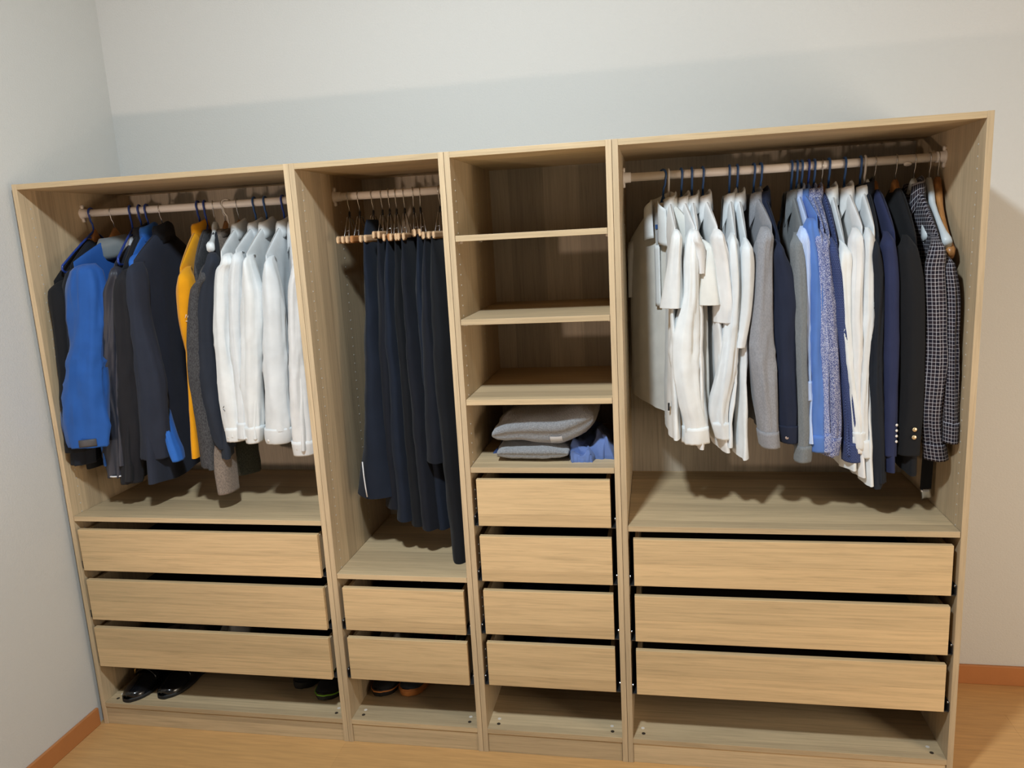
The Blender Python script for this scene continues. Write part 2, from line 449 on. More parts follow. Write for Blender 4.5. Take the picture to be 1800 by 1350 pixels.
NECK = 1.835
def keep(x, y, z):
    lo, hi = (.0205, .9775) if x < 1.2 else (2.0165, 2.9735)      # cloth gives way where it meets the wardrobe's sides and back
    return (min(hi, max(lo, x)), min(.564, y), z)
class Garment:
    """one garment on its hanger: xh the hook on the rail, S the near shoulder point, path the near sleeve (x,y,z,half width)"""
    def __init__(s, name, label, cat, group, xh, S, path, zb, mat, side=-1, thick=.016, sleeve='long', depth=.040,
                 wmin=.024, cuff=True, collar='shirt', cmat=None, wr=1.0, flare=.015, seed=0, grow=0, button=None,
                 hemtilt=0.0, crease=1.0, csize=1.0, cr=None, neck=NECK, rear=True, cmat2=None, shear=.8, depth_b=.97):
        s.xh, s.S, s.zb, s.mat, s.seed = xh, Vector(S), zb, mat, seed
        s.f = Vector((S[0] - xh, S[1] - RY, 0)); s.R = s.f.length; s.f.normalize(); s.t = Vector((-s.f.y, s.f.x, 0))
        s.H = Vector((xh, RY, 0)); s.neck = neck; s.side = side; s.crease = crease; s.csize = csize; s.cr = cr
        s.root = thing(name, label, cat, (xh, RY, zb), group)
        C = path[-1]
        s.shear = ((C[0] - S[0]) * s.t.x) * shear
        s.thick, s.flare, s.hemtilt, s.wr = thick, flare, hemtilt, wr
        s.body(depth_b)
        if sleeve:
            P = []
            for (x, y, z, w) in path:
                ww = max(w, wmin); dx = 0
                if grow: dx = grow * (ww - w)
                P.append([x + dx, y, z, ww, depth])
            s.sleeve(P, sleeve, cuff, cmat or mat, button, seed)
            if rear:
                Q = []
                for (x, y, z, w, d) in P:
                    o = Vector((x, y, 0)) - s.H; ff = o.dot(s.f); tt = o.dot(s.t)
                    q = s.H - s.f * ff + s.t * tt; Q.append([q.x, min(q.y, .52), z, min(w, .035), d * .8])
                s.sleeve(Q, sleeve, cuff, cmat or mat, None, seed + 50, 0)
        if collar: s.collar(collar, cmat2 or cmat or mat)
    def zt(s, f):
        k = min(1, max(0, (abs(f) - .045) / (s.R - .045)))
        return s.S.z + (s.neck - s.S.z) * (1 - k ** 1.12)
    def body(s, wtop):
        NR, NV = 56, 36
        fold = rnd_fold(s.seed, 22, 75, 6); wob = rnd_fold(s.seed + 9, 6, 16, 3)
        V = []; UV = []
        for j in range(NV):
            v = (j / (NV - 1)) ** 2.0
            for i in range(NR):
                a = 2 * PI * i / NR
                ca, sa = math.cos(a), math.sin(a)
                fx = math.copysign(abs(ca) ** .75, ca); tx = math.copysign(abs(sa) ** .8, sa)
                W = s.R * wtop + s.flare * v
                f = W * fx
                zt = s.zt(f); zb = s.zb + .012 * wob(f * 2, 1) + s.hemtilt * (f / W)
                z = zt * (1 - v) + zb * v
                T = .0008 + s.thick * math.sqrt(1 - math.exp(-v / .045)) * (1 + .25 * v)
                amp = .011 * min(1, v * 2.2) * s.wr
                t = T * tx + amp * fold(f, z) + .008 * v * wob(f, z) + s.shear * v
                rg = abs(noise.noise(Vector((f * 16, s.seed * 1.3, z * 1.6))))
                t += .006 * s.wr * max(0., 1 - rg * 5) * min(1, v * 4)
                t += .004 * s.wr * fbm((f * 9, tx * .4 + s.seed, z * 9), 3) * min(1, v * 6)
                p = s.H + s.f * f + s.t * t; V.append(keep(p.x, p.y, z)); UV.append((f * (1 if sa >= 0 else -1) + T * tx, z))
        F = [(j * NR + i, j * NR + (i + 1) % NR, (j + 1) * NR + (i + 1) % NR, (j + 1) * NR + i) for j in range(NV - 1) for i in range(NR)]
        F += [(i, i + 1, NR - 1 - i, NR - i) for i in range(1, NR // 2 - 1)] + [(0, 1, NR - 1), (NR // 2 - 1, NR // 2, NR // 2 + 1)]
        s.body_obj = mesh_obj('body', V, F, s.mat, s.root, UV)
    def sleeve(s, P, kind, cuff, cmat, button, seed, hi=1, top=None):
        x, y, z, w, d = P[0]
        c0 = Vector((x, y, 0)); inward = (s.H - c0); inward.z = 0; inward.normalize()
        top = top or s.S.z - .010
        sl = (s.neck - s.S.z) / (s.R - .045) * .92
        K = [[x + inward.x * .050, y + inward.y * .050, top + .050 * sl - .018, .006, .012],
             [x + inward.x * .028, y + inward.y * .028, top + .028 * sl - .007, w * .26, d * .42],
             [x + inward.x * .006, y + inward.y * .006, top - .004, w * .52, d * .74],
             [x, y, top - .028, w * .82, d * .95]]
        if P[1][2] < top - .12:
            q = .075 / (top - P[1][2]); K.append([x + (P[1][0] - x) * q, y + (P[1][1] - y) * q, top - .075, w + (P[1][3] - w) * q, d])
        for q in P[1:]: K.append(list(q))
        nr = 76 if hi else 18; NP = 30 if hi else 14
        C = catmull(K, nr); L = np.r_[0, np.cumsum(np.linalg.norm(np.diff(C[:, :3], axis=0), axis=1))]
        has = cuff and kind == 'long'
        clen = .060 if has else 0
        body = [i for i in range(nr) if L[i] <= L[-1] - clen * .9]
        if has: body = list(range(min(nr, [i for i in range(nr) if L[i] > L[-1] - clen * 1.05][0] + 2)))
        r = random.Random(seed + 3); ph = r.uniform(0, 6); crease = s.crease; k3 = r.choice((2, 3)); tw = r.uniform(-5, 5)
        def ring(i, scale=1., wr=1., push=0.):
            x, y, z, w, d = C[i]; l = L[i]; out = []; uv = []
            for k in range(NP):
                a = 2 * PI * k / NP; ca, sa = math.cos(a), math.sin(a)
                tl = l / L[-1]
                e = .20 * fbm((ca * 1.5 + seed * 1.7, sa * 1.5, l * 2.4), 2) + .09 * fbm((ca * 3.2, sa * 3.2 + seed, l * 5 + ca * .8), 2)
                e += .04 * math.sin(k3 * a + ph + tw * .35 * l)
                rg = abs(noise.noise(Vector((ca * 2.1 + seed * .7, sa * 2.1 + 3, l * 1.7))))
                e += .16 * (max(0., 1 - rg * 4.5) ** 1.5 - .25) * min(1, tl * 4) * crease                      # long hanging folds
                q = noise.noise(Vector((ca * 1.6 + seed, sa * 1.6, l * 11 + ca * 1.8)))
                e += .075 * (max(0., 1 - abs(q) * 3.2) ** 2 - .3) * math.exp(-((tl - .56) / .20) ** 2) * crease       # elbow creases
                e += .05 * math.exp(-((l - .062) / .007) ** 2)                                            # armhole seam
                if kind == 'long' and has: e += .06 * math.exp(-((tl - .88) / .06) ** 2) * math.sin(8 * a + seed)  # gathers above the cuff
                rr = scale * (1 + e * wr * s.wr * min(1, l / .05))
                p = Vector((x, y, z)) + s.t * (ca * w * rr + push * ca) - s.f * (-sa * d * rr - push * sa)
                out.append(keep(p.x, p.y, p.z)); uv.append((a * .036, -l))
            return out, uv
        V = []; UV = []
        for i in body:
            v, u = ring(i); V += v; UV += u
        n = len(body)
        if not has:                                   # turned hem so the open end shows thickness
            v, u = ring(body[-1], .93); V += v; UV += u
            v, u = ring(body[-3] if len(body) > 3 else body[-1], .90); V += v; UV += u; n += 2
        F = [(j * NP + k, j * NP + (k + 1) % NP, (j + 1) * NP + (k + 1) % NP, (j + 1) * NP + k) for j in range(n - 1) for k in range(NP)]
        F.append(tuple(range(NP - 1, -1, -1)))
        o = mesh_obj('sleeve', V, F, s.mat, s.root, UV)
        if has:
            idx = [i for i in range(nr) if L[i] > L[-1] - clen * 1.05]
            V = []; UV = []
            seq = [(idx[0], .92, 0)] + [(idx[0], 1.03, .002)] + [(i, 1.03, .002) for i in idx[1:]] + [(idx[-1], .97, 0), (idx[-2], .94, 0)]
            for i, sc, pu in seq:
                v, u = ring(i, sc, .45, pu); V += v; UV += u
            n = len(seq)
            F = [(j * NP + k, j * NP + (k + 1) % NP, (j + 1) * NP + (k + 1) % NP, (j + 1) * NP + k) for j in range(n - 1) for k in range(NP)]
            cu = mesh_obj('cuff', V, F, cmat, o, UV)
            if button and hi:
                x, y, z, w, d = C[idx[len(idx) // 2]]
                for off in button[1:]:
                    m = MB(); nrm = (s.f * .85 + s.t * .5 * s.side)
                    a = Vector((x, y, z + off)) + s.f * (d * .86) + s.t * (s.side * w * .55)
                    m.disc(a, nrm, .0052, .003, 12); m.build('cuff_button', M[button[0]], o, True)
        s.near = (C, L) if hi else getattr(s, 'near', None)
    def collar(s, kind, mat):
        NP = 40; zn = s.neck - .008; V = []; UV = []
        if kind in ('shirt', 'polo'):
            rows = [(-.012, .92, 0), (.022, .95, 0), (.037, .99, 0), (.041, 1.06, 0), (.035, 1.13, .12), (.010, 1.20, .55), (-.014, 1.25, 1.0)]
        elif kind == 'stand':
            rows = [(-.020, 1.04, 0), (.022, .98, 0), (.044, .93, 0), (.047, .97, 0), (.040, 1.03, 0), (-.004, 1.10, 0)]
        elif kind == 'hood':
            rows = [(-.02, 1.0, 0), (.015, 1.1, 0), (.022, 1.25, 0), (.0, 1.5, .3), (-.035, 1.6, .8), (-.055, 1.4, 1)]
        else:
            rows = [(-.012, .98, 0), (.004, 1.0, 0), (.008, 1.04, 0), (.002, 1.08, 0), (-.012, 1.10, 0)]
        cs = s.csize
        gap = {'shirt': .62, 'polo': .7, 'stand': .30, 'hood': .6}.get(kind, .2)
        r0 = s.cr or {'polo': .020, 'hood': .032, 'stand': .024}.get(kind, .019)
        for dz, sc, fl in rows:
            for i in range(NP):
                u = i / (NP - 1)
                a = gap + (2 * PI - 2 * gap) * u             # a = 0 points to the garment's front
                front = max(0, math.cos(a)) ** 2
                rf = .056 * sc * cs; rt = r0 * (1 + (sc - 1) * 1.7) * cs
                f = math.sin(a) * rf; t = s.side * math.cos(a) * rt
                z = zn + dz - fl * front * .075 * cs * cs - .46 * f * f / (abs(f) + .022) * (1 if kind != 'hood' else .5) - front * .022
                f += math.copysign(fl * front * .016, f)
                t += s.side * front * fl * .006 + .002 * fbm((a * 2, dz * 30, s.seed), 2)
                p = s.H + s.f * f + s.t * t; V.append(keep(p.x, p.y, z)); UV.append((a * .06, dz + sc * .05))
        n = len(rows)
        F = [(j * NP + k, j * NP + k + 1, (j + 1) * NP + k + 1, (j + 1) * NP + k) for j in range(n - 1) for k in range(NP - 1)]
        o = mesh_obj('collar' if kind != 'hood' else 'hood', V, F, mat, s.root, UV)
        md = o.modifiers.new('thickness', 'SOLIDIFY'); md.thickness = .0022; md.offset = 0
        return o
    def at(s, f, z, off=.0):
        """a point on the face that looks to 'side' at position f along the shoulders"""
        v = min(1, max(0, (s.zt(f) - z) / (s.zt(f) - s.zb)))
        return s.H + s.f * f + s.t * (s.shear * v + s.side * (s.thick + off)) + Vector((0, 0, z))
    def sleeve_pt(s, z, a, off=.002):
        """a point on the near sleeve at height z, angle a from the front towards +t"""
        C, L = s.near; i = int(np.argmin(np.abs(C[:, 2] - z))); x, y, zz, w, d = C[i]
        return Vector((x, y, z)) + s.f * math.cos(a) * (d + off) + s.t * math.sin(a) * (w + off), s.f * math.cos(a) + s.t * math.sin(a)

# ------------------------------------------------------------------ hangers
def hook_pts(H, f, side, rr, low):
    P = []
    for k in range(17):
        a = math.radians(205 - k * 15)
        P.append(H + f * math.cos(a) * rr * side + Vector((0, 0, RZ + math.sin(a) * rr)))
    P.append(H + f * side * rr * .62 + Vector((0, 0, RZ - rr - .012)))
    P.append(H + f * side * .002 + Vector((0, 0, RZ - rr - .024)))
    P.append(H + Vector((0, 0, low)))
    return P
def hanger(kind, label, xh, S, tip=None, group='clothes hangers on the rails', hookmat=None, side=1):
    S = Vector(tip or S); f = Vector((S.x - xh, S.y - RY, 0)); R = f.length; f.normalize(); t = Vector((-f.y, f.x, 0))
    H = Vector((xh, RY, 0)); neck = 1.852
    if not tip: S = Vector((H.x + f.x * R * .88, H.y + f.y * R * .88, S.z - .006)); R *= .88
    root = thing('clothes_hanger', label, 'hanger', (xh, RY, S.z - .02), group)
    pl = kind in ('blue', 'dull', 'clear')
    mat = M[{'blue': 'blue_plastic', 'dull': 'blue_plastic2', 'clear': 'clear_plastic', 'wood': 'wood_hanger', 'white': 'white_plastic'}[kind]]
    rr = RR + (.0040 if pl else .0020)
    m = MB(); m.tube(hook_pts(H, f, side, rr, neck + .004), .0036 if pl else .0016, 8)
    m.build('hook', mat if pl else M['steel'], root, True)
    drop = 0 if tip else .030
    def arm(k, frac): return H + f * (k * R * frac) + Vector((0, 0, neck - drop * min(1, frac * 6) + (S.z - neck) * (frac ** 1.12)))
    if pl:
        m = MB(); r = .0040
        L = [arm(-1, q) for q in (1, .85, .65, .4, .18)] + [H + Vector((0, 0, neck + .004))] + [arm(1, q) for q in (.18, .4, .65, .85, 1)]
        e = L[-1] + f * .004 + Vector((0, 0, -.012)); e2 = L[0] - f * .004 + Vector((0, 0, -.012))
        L += [e, e - f * .012 - Vector((0, 0, .010)), H + f * R * .5 + Vector((0, 0, S.z - .026)), H - f * R * .5 + Vector((0, 0, S.z - .026)), e2 + f * .012 - Vector((0, 0, .010)), e2]
        m.tube(L, r, 8, closed=True); m.build('shoulder_frame', mat, root, True)
        m = MB(); m.tube([H - f * .03 + Vector((0, 0, neck - .022)), H + Vector((0, 0, neck - .016)), H + f * .03 + Vector((0, 0, neck - .022))], .003, 8)
        m.build('brace', mat, root, True)
    else:
        m = MB()
        fr = (1, .93, .8, .6, .4, .22, .1, 0)
        pts = [arm(-1, q) for q in fr] + [arm(1, q) for q in fr[-2::-1]]
        for i, q in enumerate(list(fr) + list(fr[-2::-1])):
            pts[i] = pts[i] - Vector((0, 0, .012 + .010 * math.sin(q * PI)))
        hw = [.012 if kind == 'white' else .009, .0135, .0095, .0075, .007, .008, .010, .011]; hh = [.014, .017, .0145, .013, .013, .015, .019, .022]
        m.sweep_rect(pts, t, hw + hw[-2::-1], hh + hh[-2::-1]); m.build('shoulder_bar', mat, root, True)
        m = MB(); m.tube([H - f * R * .86 + Vector((0, 0, S.z - .022)), H + Vector((0, 0, S.z - .024)), H + f * R * .86 + Vector((0, 0, S.z - .022))], .005, 8)
        m.build('trouser_bar', mat, root, True)
    return root

# ------------------------------------------------------------------ fabrics
FB = dict(
 black=fabric('black_cloth', (25, 26, 29)), blackblue=fabric('blue_black_cloth', (30, 34, 42)),
 blue_shell=fabric('royal_blue_shell', (36, 86, 160), rough=.7), hoodgrey=fabric('slate_grey_lining', (120, 126, 128)),
 navyshell=fabric('dark_shiny_shell', (48, 51, 62), rough=.5, spec=.4), charcoal=fabric('charcoal_cloth', (36, 36, 40)),
 navysoft=fabric('navy_softshell', (42, 47, 60)), blue2=fabric('bright_blue_shell', (44, 104, 190), rough=.6),
 yellow=fabric('amber_yellow_fleece', (218, 150, 18)), tweed=fabric('charcoal_tweed', (78, 78, 80), 'heather', (52, 52, 55)),
 darknavy=fabric('dark_navy_wool', (41, 46, 56)), taupe=fabric('taupe_knit', (132, 118, 106), 'heather', (104, 94, 86)),
 olive=fabric('grey_green_knit', (84, 86, 78), 'heather', (62, 64, 60)),
 white=fabric('white_cotton', (222, 225, 225)), white2=fabric('cool_white_cotton', (216, 220, 222)), white3=fabric('warm_white_cotton', (223, 223, 222)),
 cream=fabric('cream_jersey', (216, 214, 207)), grey=fabric('mid_grey_chambray', (146, 147, 152), 'heather', (132, 133, 138)),
 navy=fabric('navy_cotton', (34, 40, 58)), grey2=fabric('cool_grey_cotton', (120, 125, 128), 'heather', (110, 115, 118)),
 ltblue=fabric('light_blue_stripe', (196, 212, 240), 'stripe', (150, 176, 226)), midblue=fabric('cornflower_blue_cotton', (84, 120, 188)),
 micro=fabric('blue_white_micro_weave', (92, 106, 160), 'micro', (214, 218, 232)), micro2=fabric('navy_white_fleck', (74, 84, 132), 'micro', (206, 208, 222)),
 dots=fabric('navy_pindot', (42, 52, 92), 'dots', (112, 128, 176)), blazer=fabric('navy_blazer_wool', (42, 48, 78)),
 plaid=fabric('dark_plaid', (28, 28, 40), 'plaid', (188, 186, 194)),
 trouser=fabric('navy_trouser', (26, 33, 46)), trouser2=fabric('blue_black_trouser', (25, 28, 36)), trouser3=fabric('black_trouser', (22, 24, 28)),
 silver=fabric('silver_lining', (176, 182, 190), rough=.5, spec=.5),
 red=fabric('dark_red_cloth', (120, 30, 40)))
M['btn_white'] = plain('pearl_button', (226, 222, 216), .3)
M['btn_dark'] = plain('dark_button', (34, 36, 40), .3)
M['btn_gold'] = plain('brass_button', (214, 190, 150), .3, .6)
M['btn_pale'] = plain('pale_rim_button', (170, 150, 140), .4)
M['white_thread'] = plain('white_thread', (236, 230, 226), .6)
M['grey_thread'] = plain('grey_thread', (120, 122, 124), .6)
M['grey_tab'] = plain('grey_rubber_tab', (70, 68, 70), .6)
M['reflective'] = plain('reflective_tape', (214, 214, 216), .4)

T = {
 'J1' :(0.055,(0.034,0.070,1.679),1.010,[(0.062,0.07,1.672,0.045),(0.066,0.061,1.533,0.034),(0.069,0.053,1.372,0.032),(0.068,0.044,1.229,0.037),(0.064,0.035,1.083,0.044)]),
 'J2' :(0.057,(0.086,0.100,1.729),1.000,[(0.108,0.1,1.708,0.039),(0.093,0.087,1.468,0.044),(0.079,0.073,1.263,0.043),(0.055,0.06,1.029,0.047)]),
 'J3' :(0.143,(0.124,0.070,1.744),1.010,[(0.177,0.07,1.717,0.062),(0.166,0.061,1.59,0.065),(0.153,0.052,1.472,0.06),(0.132,0.043,1.393,0.074),(0.114,0.033,1.272,0.082),(0.112,0.024,1.181,0.085),(0.125,0.015,1.106,0.07)]),
 'J4' :(0.218,(0.276,0.083,1.731),1.017,[(0.279,0.083,1.721,0.026),(0.24,0.088,1.584,0.029),(0.204,0.093,1.423,0.03),(0.183,0.098,1.299,0.035),(0.18,0.103,1.171,0.042),(0.167,0.108,1.062,0.049),(0.156,0.113,0.966,0.044)]),
 'J5' :(0.256,(0.307,0.081,1.710),0.952,[(0.314,0.081,1.7,0.035),(0.291,0.089,1.543,0.038),(0.268,0.096,1.38,0.04),(0.241,0.104,1.17,0.05),(0.195,0.111,0.941,0.041)]),
 'J6' :(0.342,(0.356,0.075,1.737),0.944,[(0.365,0.075,1.718,0.028),(0.351,0.083,1.541,0.031),(0.35,0.09,1.359,0.048),(0.334,0.098,1.171,0.052),(0.314,0.105,1.035,0.058)]),
 'J7'  :(0.286,(0.305,0.150,1.760),1.000,[(0.305,0.15,1.74,0.03),(0.300,0.15,1.5,0.020),(0.330,0.15,1.25,0.018),(0.372,0.118,1.12,0.016),(0.391,0.110,1.06,0.022),(0.394,0.108,1.022,0.012)]),
 'J9'  :(0.493,(0.527,0.078,1.705),1.040,[(0.548,0.078,1.70,0.030),(0.540,0.083,1.62,0.033),(0.524,0.095,1.52,0.027),(0.507,0.13,1.39,0.020),(0.498,0.15,1.25,0.019),(0.473,0.15,1.095,0.016)]),
 'J10':(0.520,(0.580,0.084,1.708),1.007,[(0.616,0.084,1.715,0.028),(0.564,0.09,1.612,0.019),(0.534,0.096,1.415,0.024),(0.525,0.102,1.272,0.031),(0.527,0.108,1.146,0.036),(0.524,0.114,1.0,0.033)]),
 'J11':(0.552,(0.641,0.094,1.761),1.036,[(0.636,0.094,1.762,0.021),(0.602,0.1,1.609,0.038),(0.574,0.106,1.452,0.037),(0.566,0.112,1.289,0.047),(0.574,0.118,1.122,0.039),(0.586,0.124,1.067,0.028)]),
 'J12':(0.594,(0.578,0.210,1.741),1.001,[(0.593,0.21,1.74,0.022),(0.556,0.185,1.441,0.028),(0.535,0.16,1.238,0.014),(0.569,0.135,1.075,0.028),(0.584,0.11,0.905,0.027)]),
 'J13':(0.594,(0.576,0.260,1.739),1.008,[(0.586,0.26,1.739,0.017),(0.565,0.267,1.322,0.023),(0.573,0.273,1.058,0.035),(0.572,0.28,0.921,0.025)]),
 'S1' :(0.648,(0.685,0.078,1.754),1.114,[(0.709,0.078,1.745,0.029),(0.686,0.083,1.684,0.028),(0.664,0.088,1.569,0.03),(0.653,0.093,1.452,0.032),(0.651,0.098,1.291,0.04),(0.649,0.103,1.167,0.038),(0.645,0.108,1.099,0.035)]),
 'S2' :(0.714,(0.740,0.077,1.757),1.114,[(0.746,0.077,1.738,0.023),(0.72,0.084,1.606,0.021),(0.7,0.092,1.451,0.022),(0.693,0.099,1.27,0.027),(0.68,0.107,1.108,0.028)]),
 'S3' :(0.756,(0.778,0.076,1.742),1.114,[(0.786,0.076,1.736,0.019),(0.782,0.082,1.604,0.036),(0.758,0.088,1.45,0.038),(0.735,0.094,1.29,0.037),(0.723,0.1,1.167,0.036),(0.714,0.106,1.093,0.027)]),
 'S4' :(0.823,(0.846,0.076,1.733),1.113,[(0.861,0.076,1.723,0.022),(0.853,0.082,1.563,0.038),(0.84,0.088,1.408,0.045),(0.824,0.094,1.249,0.046),(0.81,0.1,1.125,0.048),(0.806,0.106,1.091,0.043)]),
 'S5' :(0.854,(0.935,0.091,1.714),1.068,[(0.947,0.091,1.706,0.018),(0.926,0.097,1.597,0.023),(0.908,0.103,1.404,0.027),(0.898,0.109,1.244,0.037),(0.893,0.115,1.111,0.042),(0.889,0.121,1.043,0.038)]),
 'P1' :(2.134,(2.193,0.083,1.720),1.134,[(2.201,0.083,1.719,0.017),(2.201,0.113,1.582,0.017)]),
 'P2' :(2.157,(2.171,0.075,1.754),1.111,[(2.175,0.075,1.751,0.015),(2.17,0.09,1.653,0.018),(2.162,0.105,1.514,0.034)]),
 'P3' :(2.197,(2.229,0.077,1.751),1.069,[(2.229,0.077,1.748,0.016),(2.237,0.092,1.684,0.019),(2.241,0.107,1.615,0.018)]),
 'P4' :(2.230,(2.234,0.075,1.751),1.089,[(2.23,0.075,1.748,0.012),(2.214,0.081,1.549,0.023),(2.196,0.087,1.393,0.044),(2.211,0.093,1.23,0.04),(2.224,0.099,1.155,0.037),(2.226,0.105,1.085,0.039)]),
 'P5' :(2.264,(2.294,0.077,1.748),1.060,[(2.293,0.077,1.739,0.018),(2.307,0.092,1.63,0.025),(2.321,0.107,1.465,0.038)]),
 'P6' :(2.346,(2.343,0.075,1.729),1.079,[(2.343,0.075,1.72,0.016),(2.343,0.083,1.544,0.022),(2.323,0.09,1.336,0.028),(2.303,0.098,1.191,0.028),(2.316,0.105,1.101,0.021)]),
 'P7' :(2.370,(2.375,0.075,1.710),1.042,[(2.374,0.075,1.71,0.014),(2.375,0.085,1.61,0.018),(2.372,0.095,1.491,0.017),(2.358,0.105,1.389,0.015)]),
 'P8' :(2.420,(2.447,0.077,1.747),1.115,[(2.428,0.077,1.745,0.024),(2.423,0.082,1.675,0.026),(2.421,0.087,1.541,0.031),(2.421,0.092,1.386,0.04),(2.433,0.097,1.244,0.036),(2.442,0.102,1.144,0.03),(2.45,0.107,1.073,0.025)]),
 'P9' :(2.441,(2.471,0.077,1.697),1.096,[(2.466,0.077,1.698,0.017),(2.48,0.082,1.606,0.03),(2.491,0.087,1.521,0.037),(2.491,0.092,1.401,0.032),(2.502,0.097,1.225,0.031),(2.507,0.102,1.134,0.031),(2.51,0.107,1.087,0.026)]),
 'P10':(2.533,(2.534,0.075,1.719),1.042,[(2.525,0.075,1.716,0.013),(2.526,0.081,1.604,0.021),(2.538,0.087,1.401,0.019),(2.546,0.093,1.225,0.02),(2.55,0.099,1.107,0.024),(2.553,0.105,1.027,0.018)]),
 'P11':(2.549,(2.547,0.075,1.742),1.097,[(2.543,0.075,1.739,0.009),(2.548,0.083,1.669,0.009),(2.549,0.09,1.603,0.009),(2.556,0.098,1.399,0.008),(2.57,0.105,1.222,0.008)]),
 'P12':(2.563,(2.571,0.075,1.768),1.069,[(2.564,0.075,1.765,0.012),(2.571,0.08,1.668,0.016),(2.576,0.085,1.535,0.02),(2.582,0.09,1.399,0.016),(2.587,0.095,1.259,0.02),(2.597,0.1,1.152,0.014),(2.604,0.105,1.06,0.011)]),
 'P13':(2.583,(2.588,0.075,1.732),1.069,[(2.582,0.075,1.732,0.011),(2.592,0.083,1.65,0.012),(2.604,0.09,1.467,0.007),(2.617,0.098,1.223,0.008),(2.625,0.105,1.06,0.009)]),
 'P14':(2.600,(2.605,0.075,1.715),1.051,[(2.603,0.075,1.715,0.01),(2.604,0.081,1.633,0.015),(2.616,0.087,1.466,0.02),(2.627,0.093,1.311,0.024),(2.636,0.099,1.152,0.024),(2.635,0.105,1.048,0.017)]),
 'P15':(2.623,(2.624,0.075,1.698),1.042,[(2.623,0.075,1.698,0.011),(2.638,0.083,1.566,0.015),(2.658,0.09,1.397,0.017),(2.682,0.098,1.187,0.022),(2.693,0.105,1.028,0.025)]),
 'P16':(2.643,(2.648,0.075,1.680),0.997,[(2.643,0.075,1.681,0.009),(2.644,0.083,1.566,0.01),(2.661,0.09,1.397,0.01),(2.7,0.098,1.116,0.01),(2.704,0.105,1.069,0.01)]),
 'P17':(2.689,(2.695,0.075,1.726),0.988,[(2.689,0.075,1.723,0.011),(2.684,0.081,1.63,0.021),(2.688,0.087,1.498,0.017),(2.7,0.093,1.327,0.014),(2.71,0.099,1.116,0.012),(2.715,0.105,1.057,0.01)]),
 'P18':(2.735,(2.726,0.075,1.724),0.951,[(2.722,0.075,1.721,0.007),(2.72,0.081,1.628,0.014),(2.722,0.087,1.496,0.015),(2.724,0.093,1.327,0.009),(2.727,0.099,1.151,0.009),(2.739,0.105,1.042,0.01)]),
 'P19':(2.747,(2.739,0.075,1.692),0.942,[(2.739,0.075,1.689,0.011),(2.75,0.083,1.562,0.012),(2.75,0.09,1.327,0.017),(2.762,0.098,1.116,0.021),(2.772,0.105,0.961,0.02)]),
 'P20':(2.776,(2.781,0.075,1.706),1.006,[(2.77,0.075,1.703,0.015),(2.773,0.083,1.593,0.021),(2.785,0.09,1.394,0.02),(2.794,0.098,1.221,0.018),(2.802,0.105,1.046,0.016)]),
 'P21':(2.836,(2.837,0.075,1.687),0.992,[(2.83,0.075,1.679,0.019),(2.831,0.083,1.558,0.032),(2.84,0.09,1.392,0.035),(2.848,0.098,1.22,0.034),(2.852,0.105,1.051,0.029)]),
 'P22b':(2.888,(2.921,0.080,1.667),1.094,[(2.925,0.08,1.651,0.018),(2.936,0.08,1.522,0.016),(2.944,0.08,1.391,0.017),(2.95,0.08,1.257,0.016),(2.955,0.08,1.154,0.015),(2.956,0.08,1.093,0.015)]),
 'P22':(2.888,(2.899,0.075,1.684),1.095,[(2.894,0.075,1.676,0.018),(2.893,0.08,1.588,0.028),(2.904,0.085,1.457,0.028),(2.91,0.09,1.323,0.03),(2.909,0.095,1.185,0.026),(2.915,0.1,1.114,0.025),(2.929,0.105,1.033,0.019)]),

}
G1 = 'jackets and knitwear on the rail of the jacket unit'; G2 = 'white shirts on the rail of the jacket unit'
G3 = 'polo shirts and white shirts on the rail of the shirt unit'; G4 = 'coloured shirts and jackets on the rail of the shirt unit'
def mk(key, name, label, cat, group, mat, **kw):
    xh, S, zb, path = T[key]
    kw.setdefault('seed', sum(map(ord, key)) * 3 % 97)
    if 'zb' in kw: zb = kw.pop('zb')
    return Garment(name, label, cat, group, xh, S, path, zb, FB[mat], **kw)

# jackets, seen from their right-hand faces
jk = dict(cuff=False, crease=1.3, thick=.020, depth=.048, wmin=.030, grow=1, collar='stand')
j1 = mk('J1', 'jacket', 'black jacket hanging first on its rail, against the wardrobe side panel', 'jacket', G1, 'black', **{**jk, 'collar': None, 'neck': 1.825})
j2 = mk('J2', 'jacket', 'black jacket on a wooden hanger, tucked behind the royal blue jacket', 'jacket', G1, 'blackblue', **{**jk, 'collar': None, 'neck': 1.822})
j3 = mk('J3', 'jacket', 'royal blue jacket with a slate grey hood and a wide puffy sleeve', 'jacket', G1, 'blue_shell', **{**jk, 'collar': 'hood', 'cmat2': FB['hoodgrey'], 'depth': .05, 'wr': 1.1, 'thick': .014, 'neck': 1.822})
j4 = mk('J4', 'jacket', 'dark shiny windbreaker with a pale reflective line at the sleeve end', 'jacket', G1, 'navyshell', **{**jk, 'wr': 1.5, 'neck': 1.80, 'cmat2': FB['silver']})
j5 = mk('J5', 'jacket', 'charcoal jacket in a thin strip between the shiny windbreaker and the navy softshell', 'jacket', G1, 'charcoal', **jk)
j7 = mk('J7', 'jacket', 'bright blue thin jacket mostly hidden behind the navy softshell', 'jacket', G1, 'blue2', **{**jk, 'wmin': .018, 'shear': 0, 'thick': .010, 'rear': False, 'depth': .03})
j6 = mk('J6', 'jacket', 'large navy softshell jacket with a high collar and a long plain sleeve', 'jacket', G1, 'navysoft', **{**jk, 'thick': .024, 'wr': .6, 'flare': .040, 'cmat2': FB['blackblue']})
j9 = mk('J9', 'jacket', 'amber yellow jacket with a tiny white emblem on its sleeve', 'jacket', G1, 'yellow', **{**jk, 'wmin': .026, 'wr': .5})
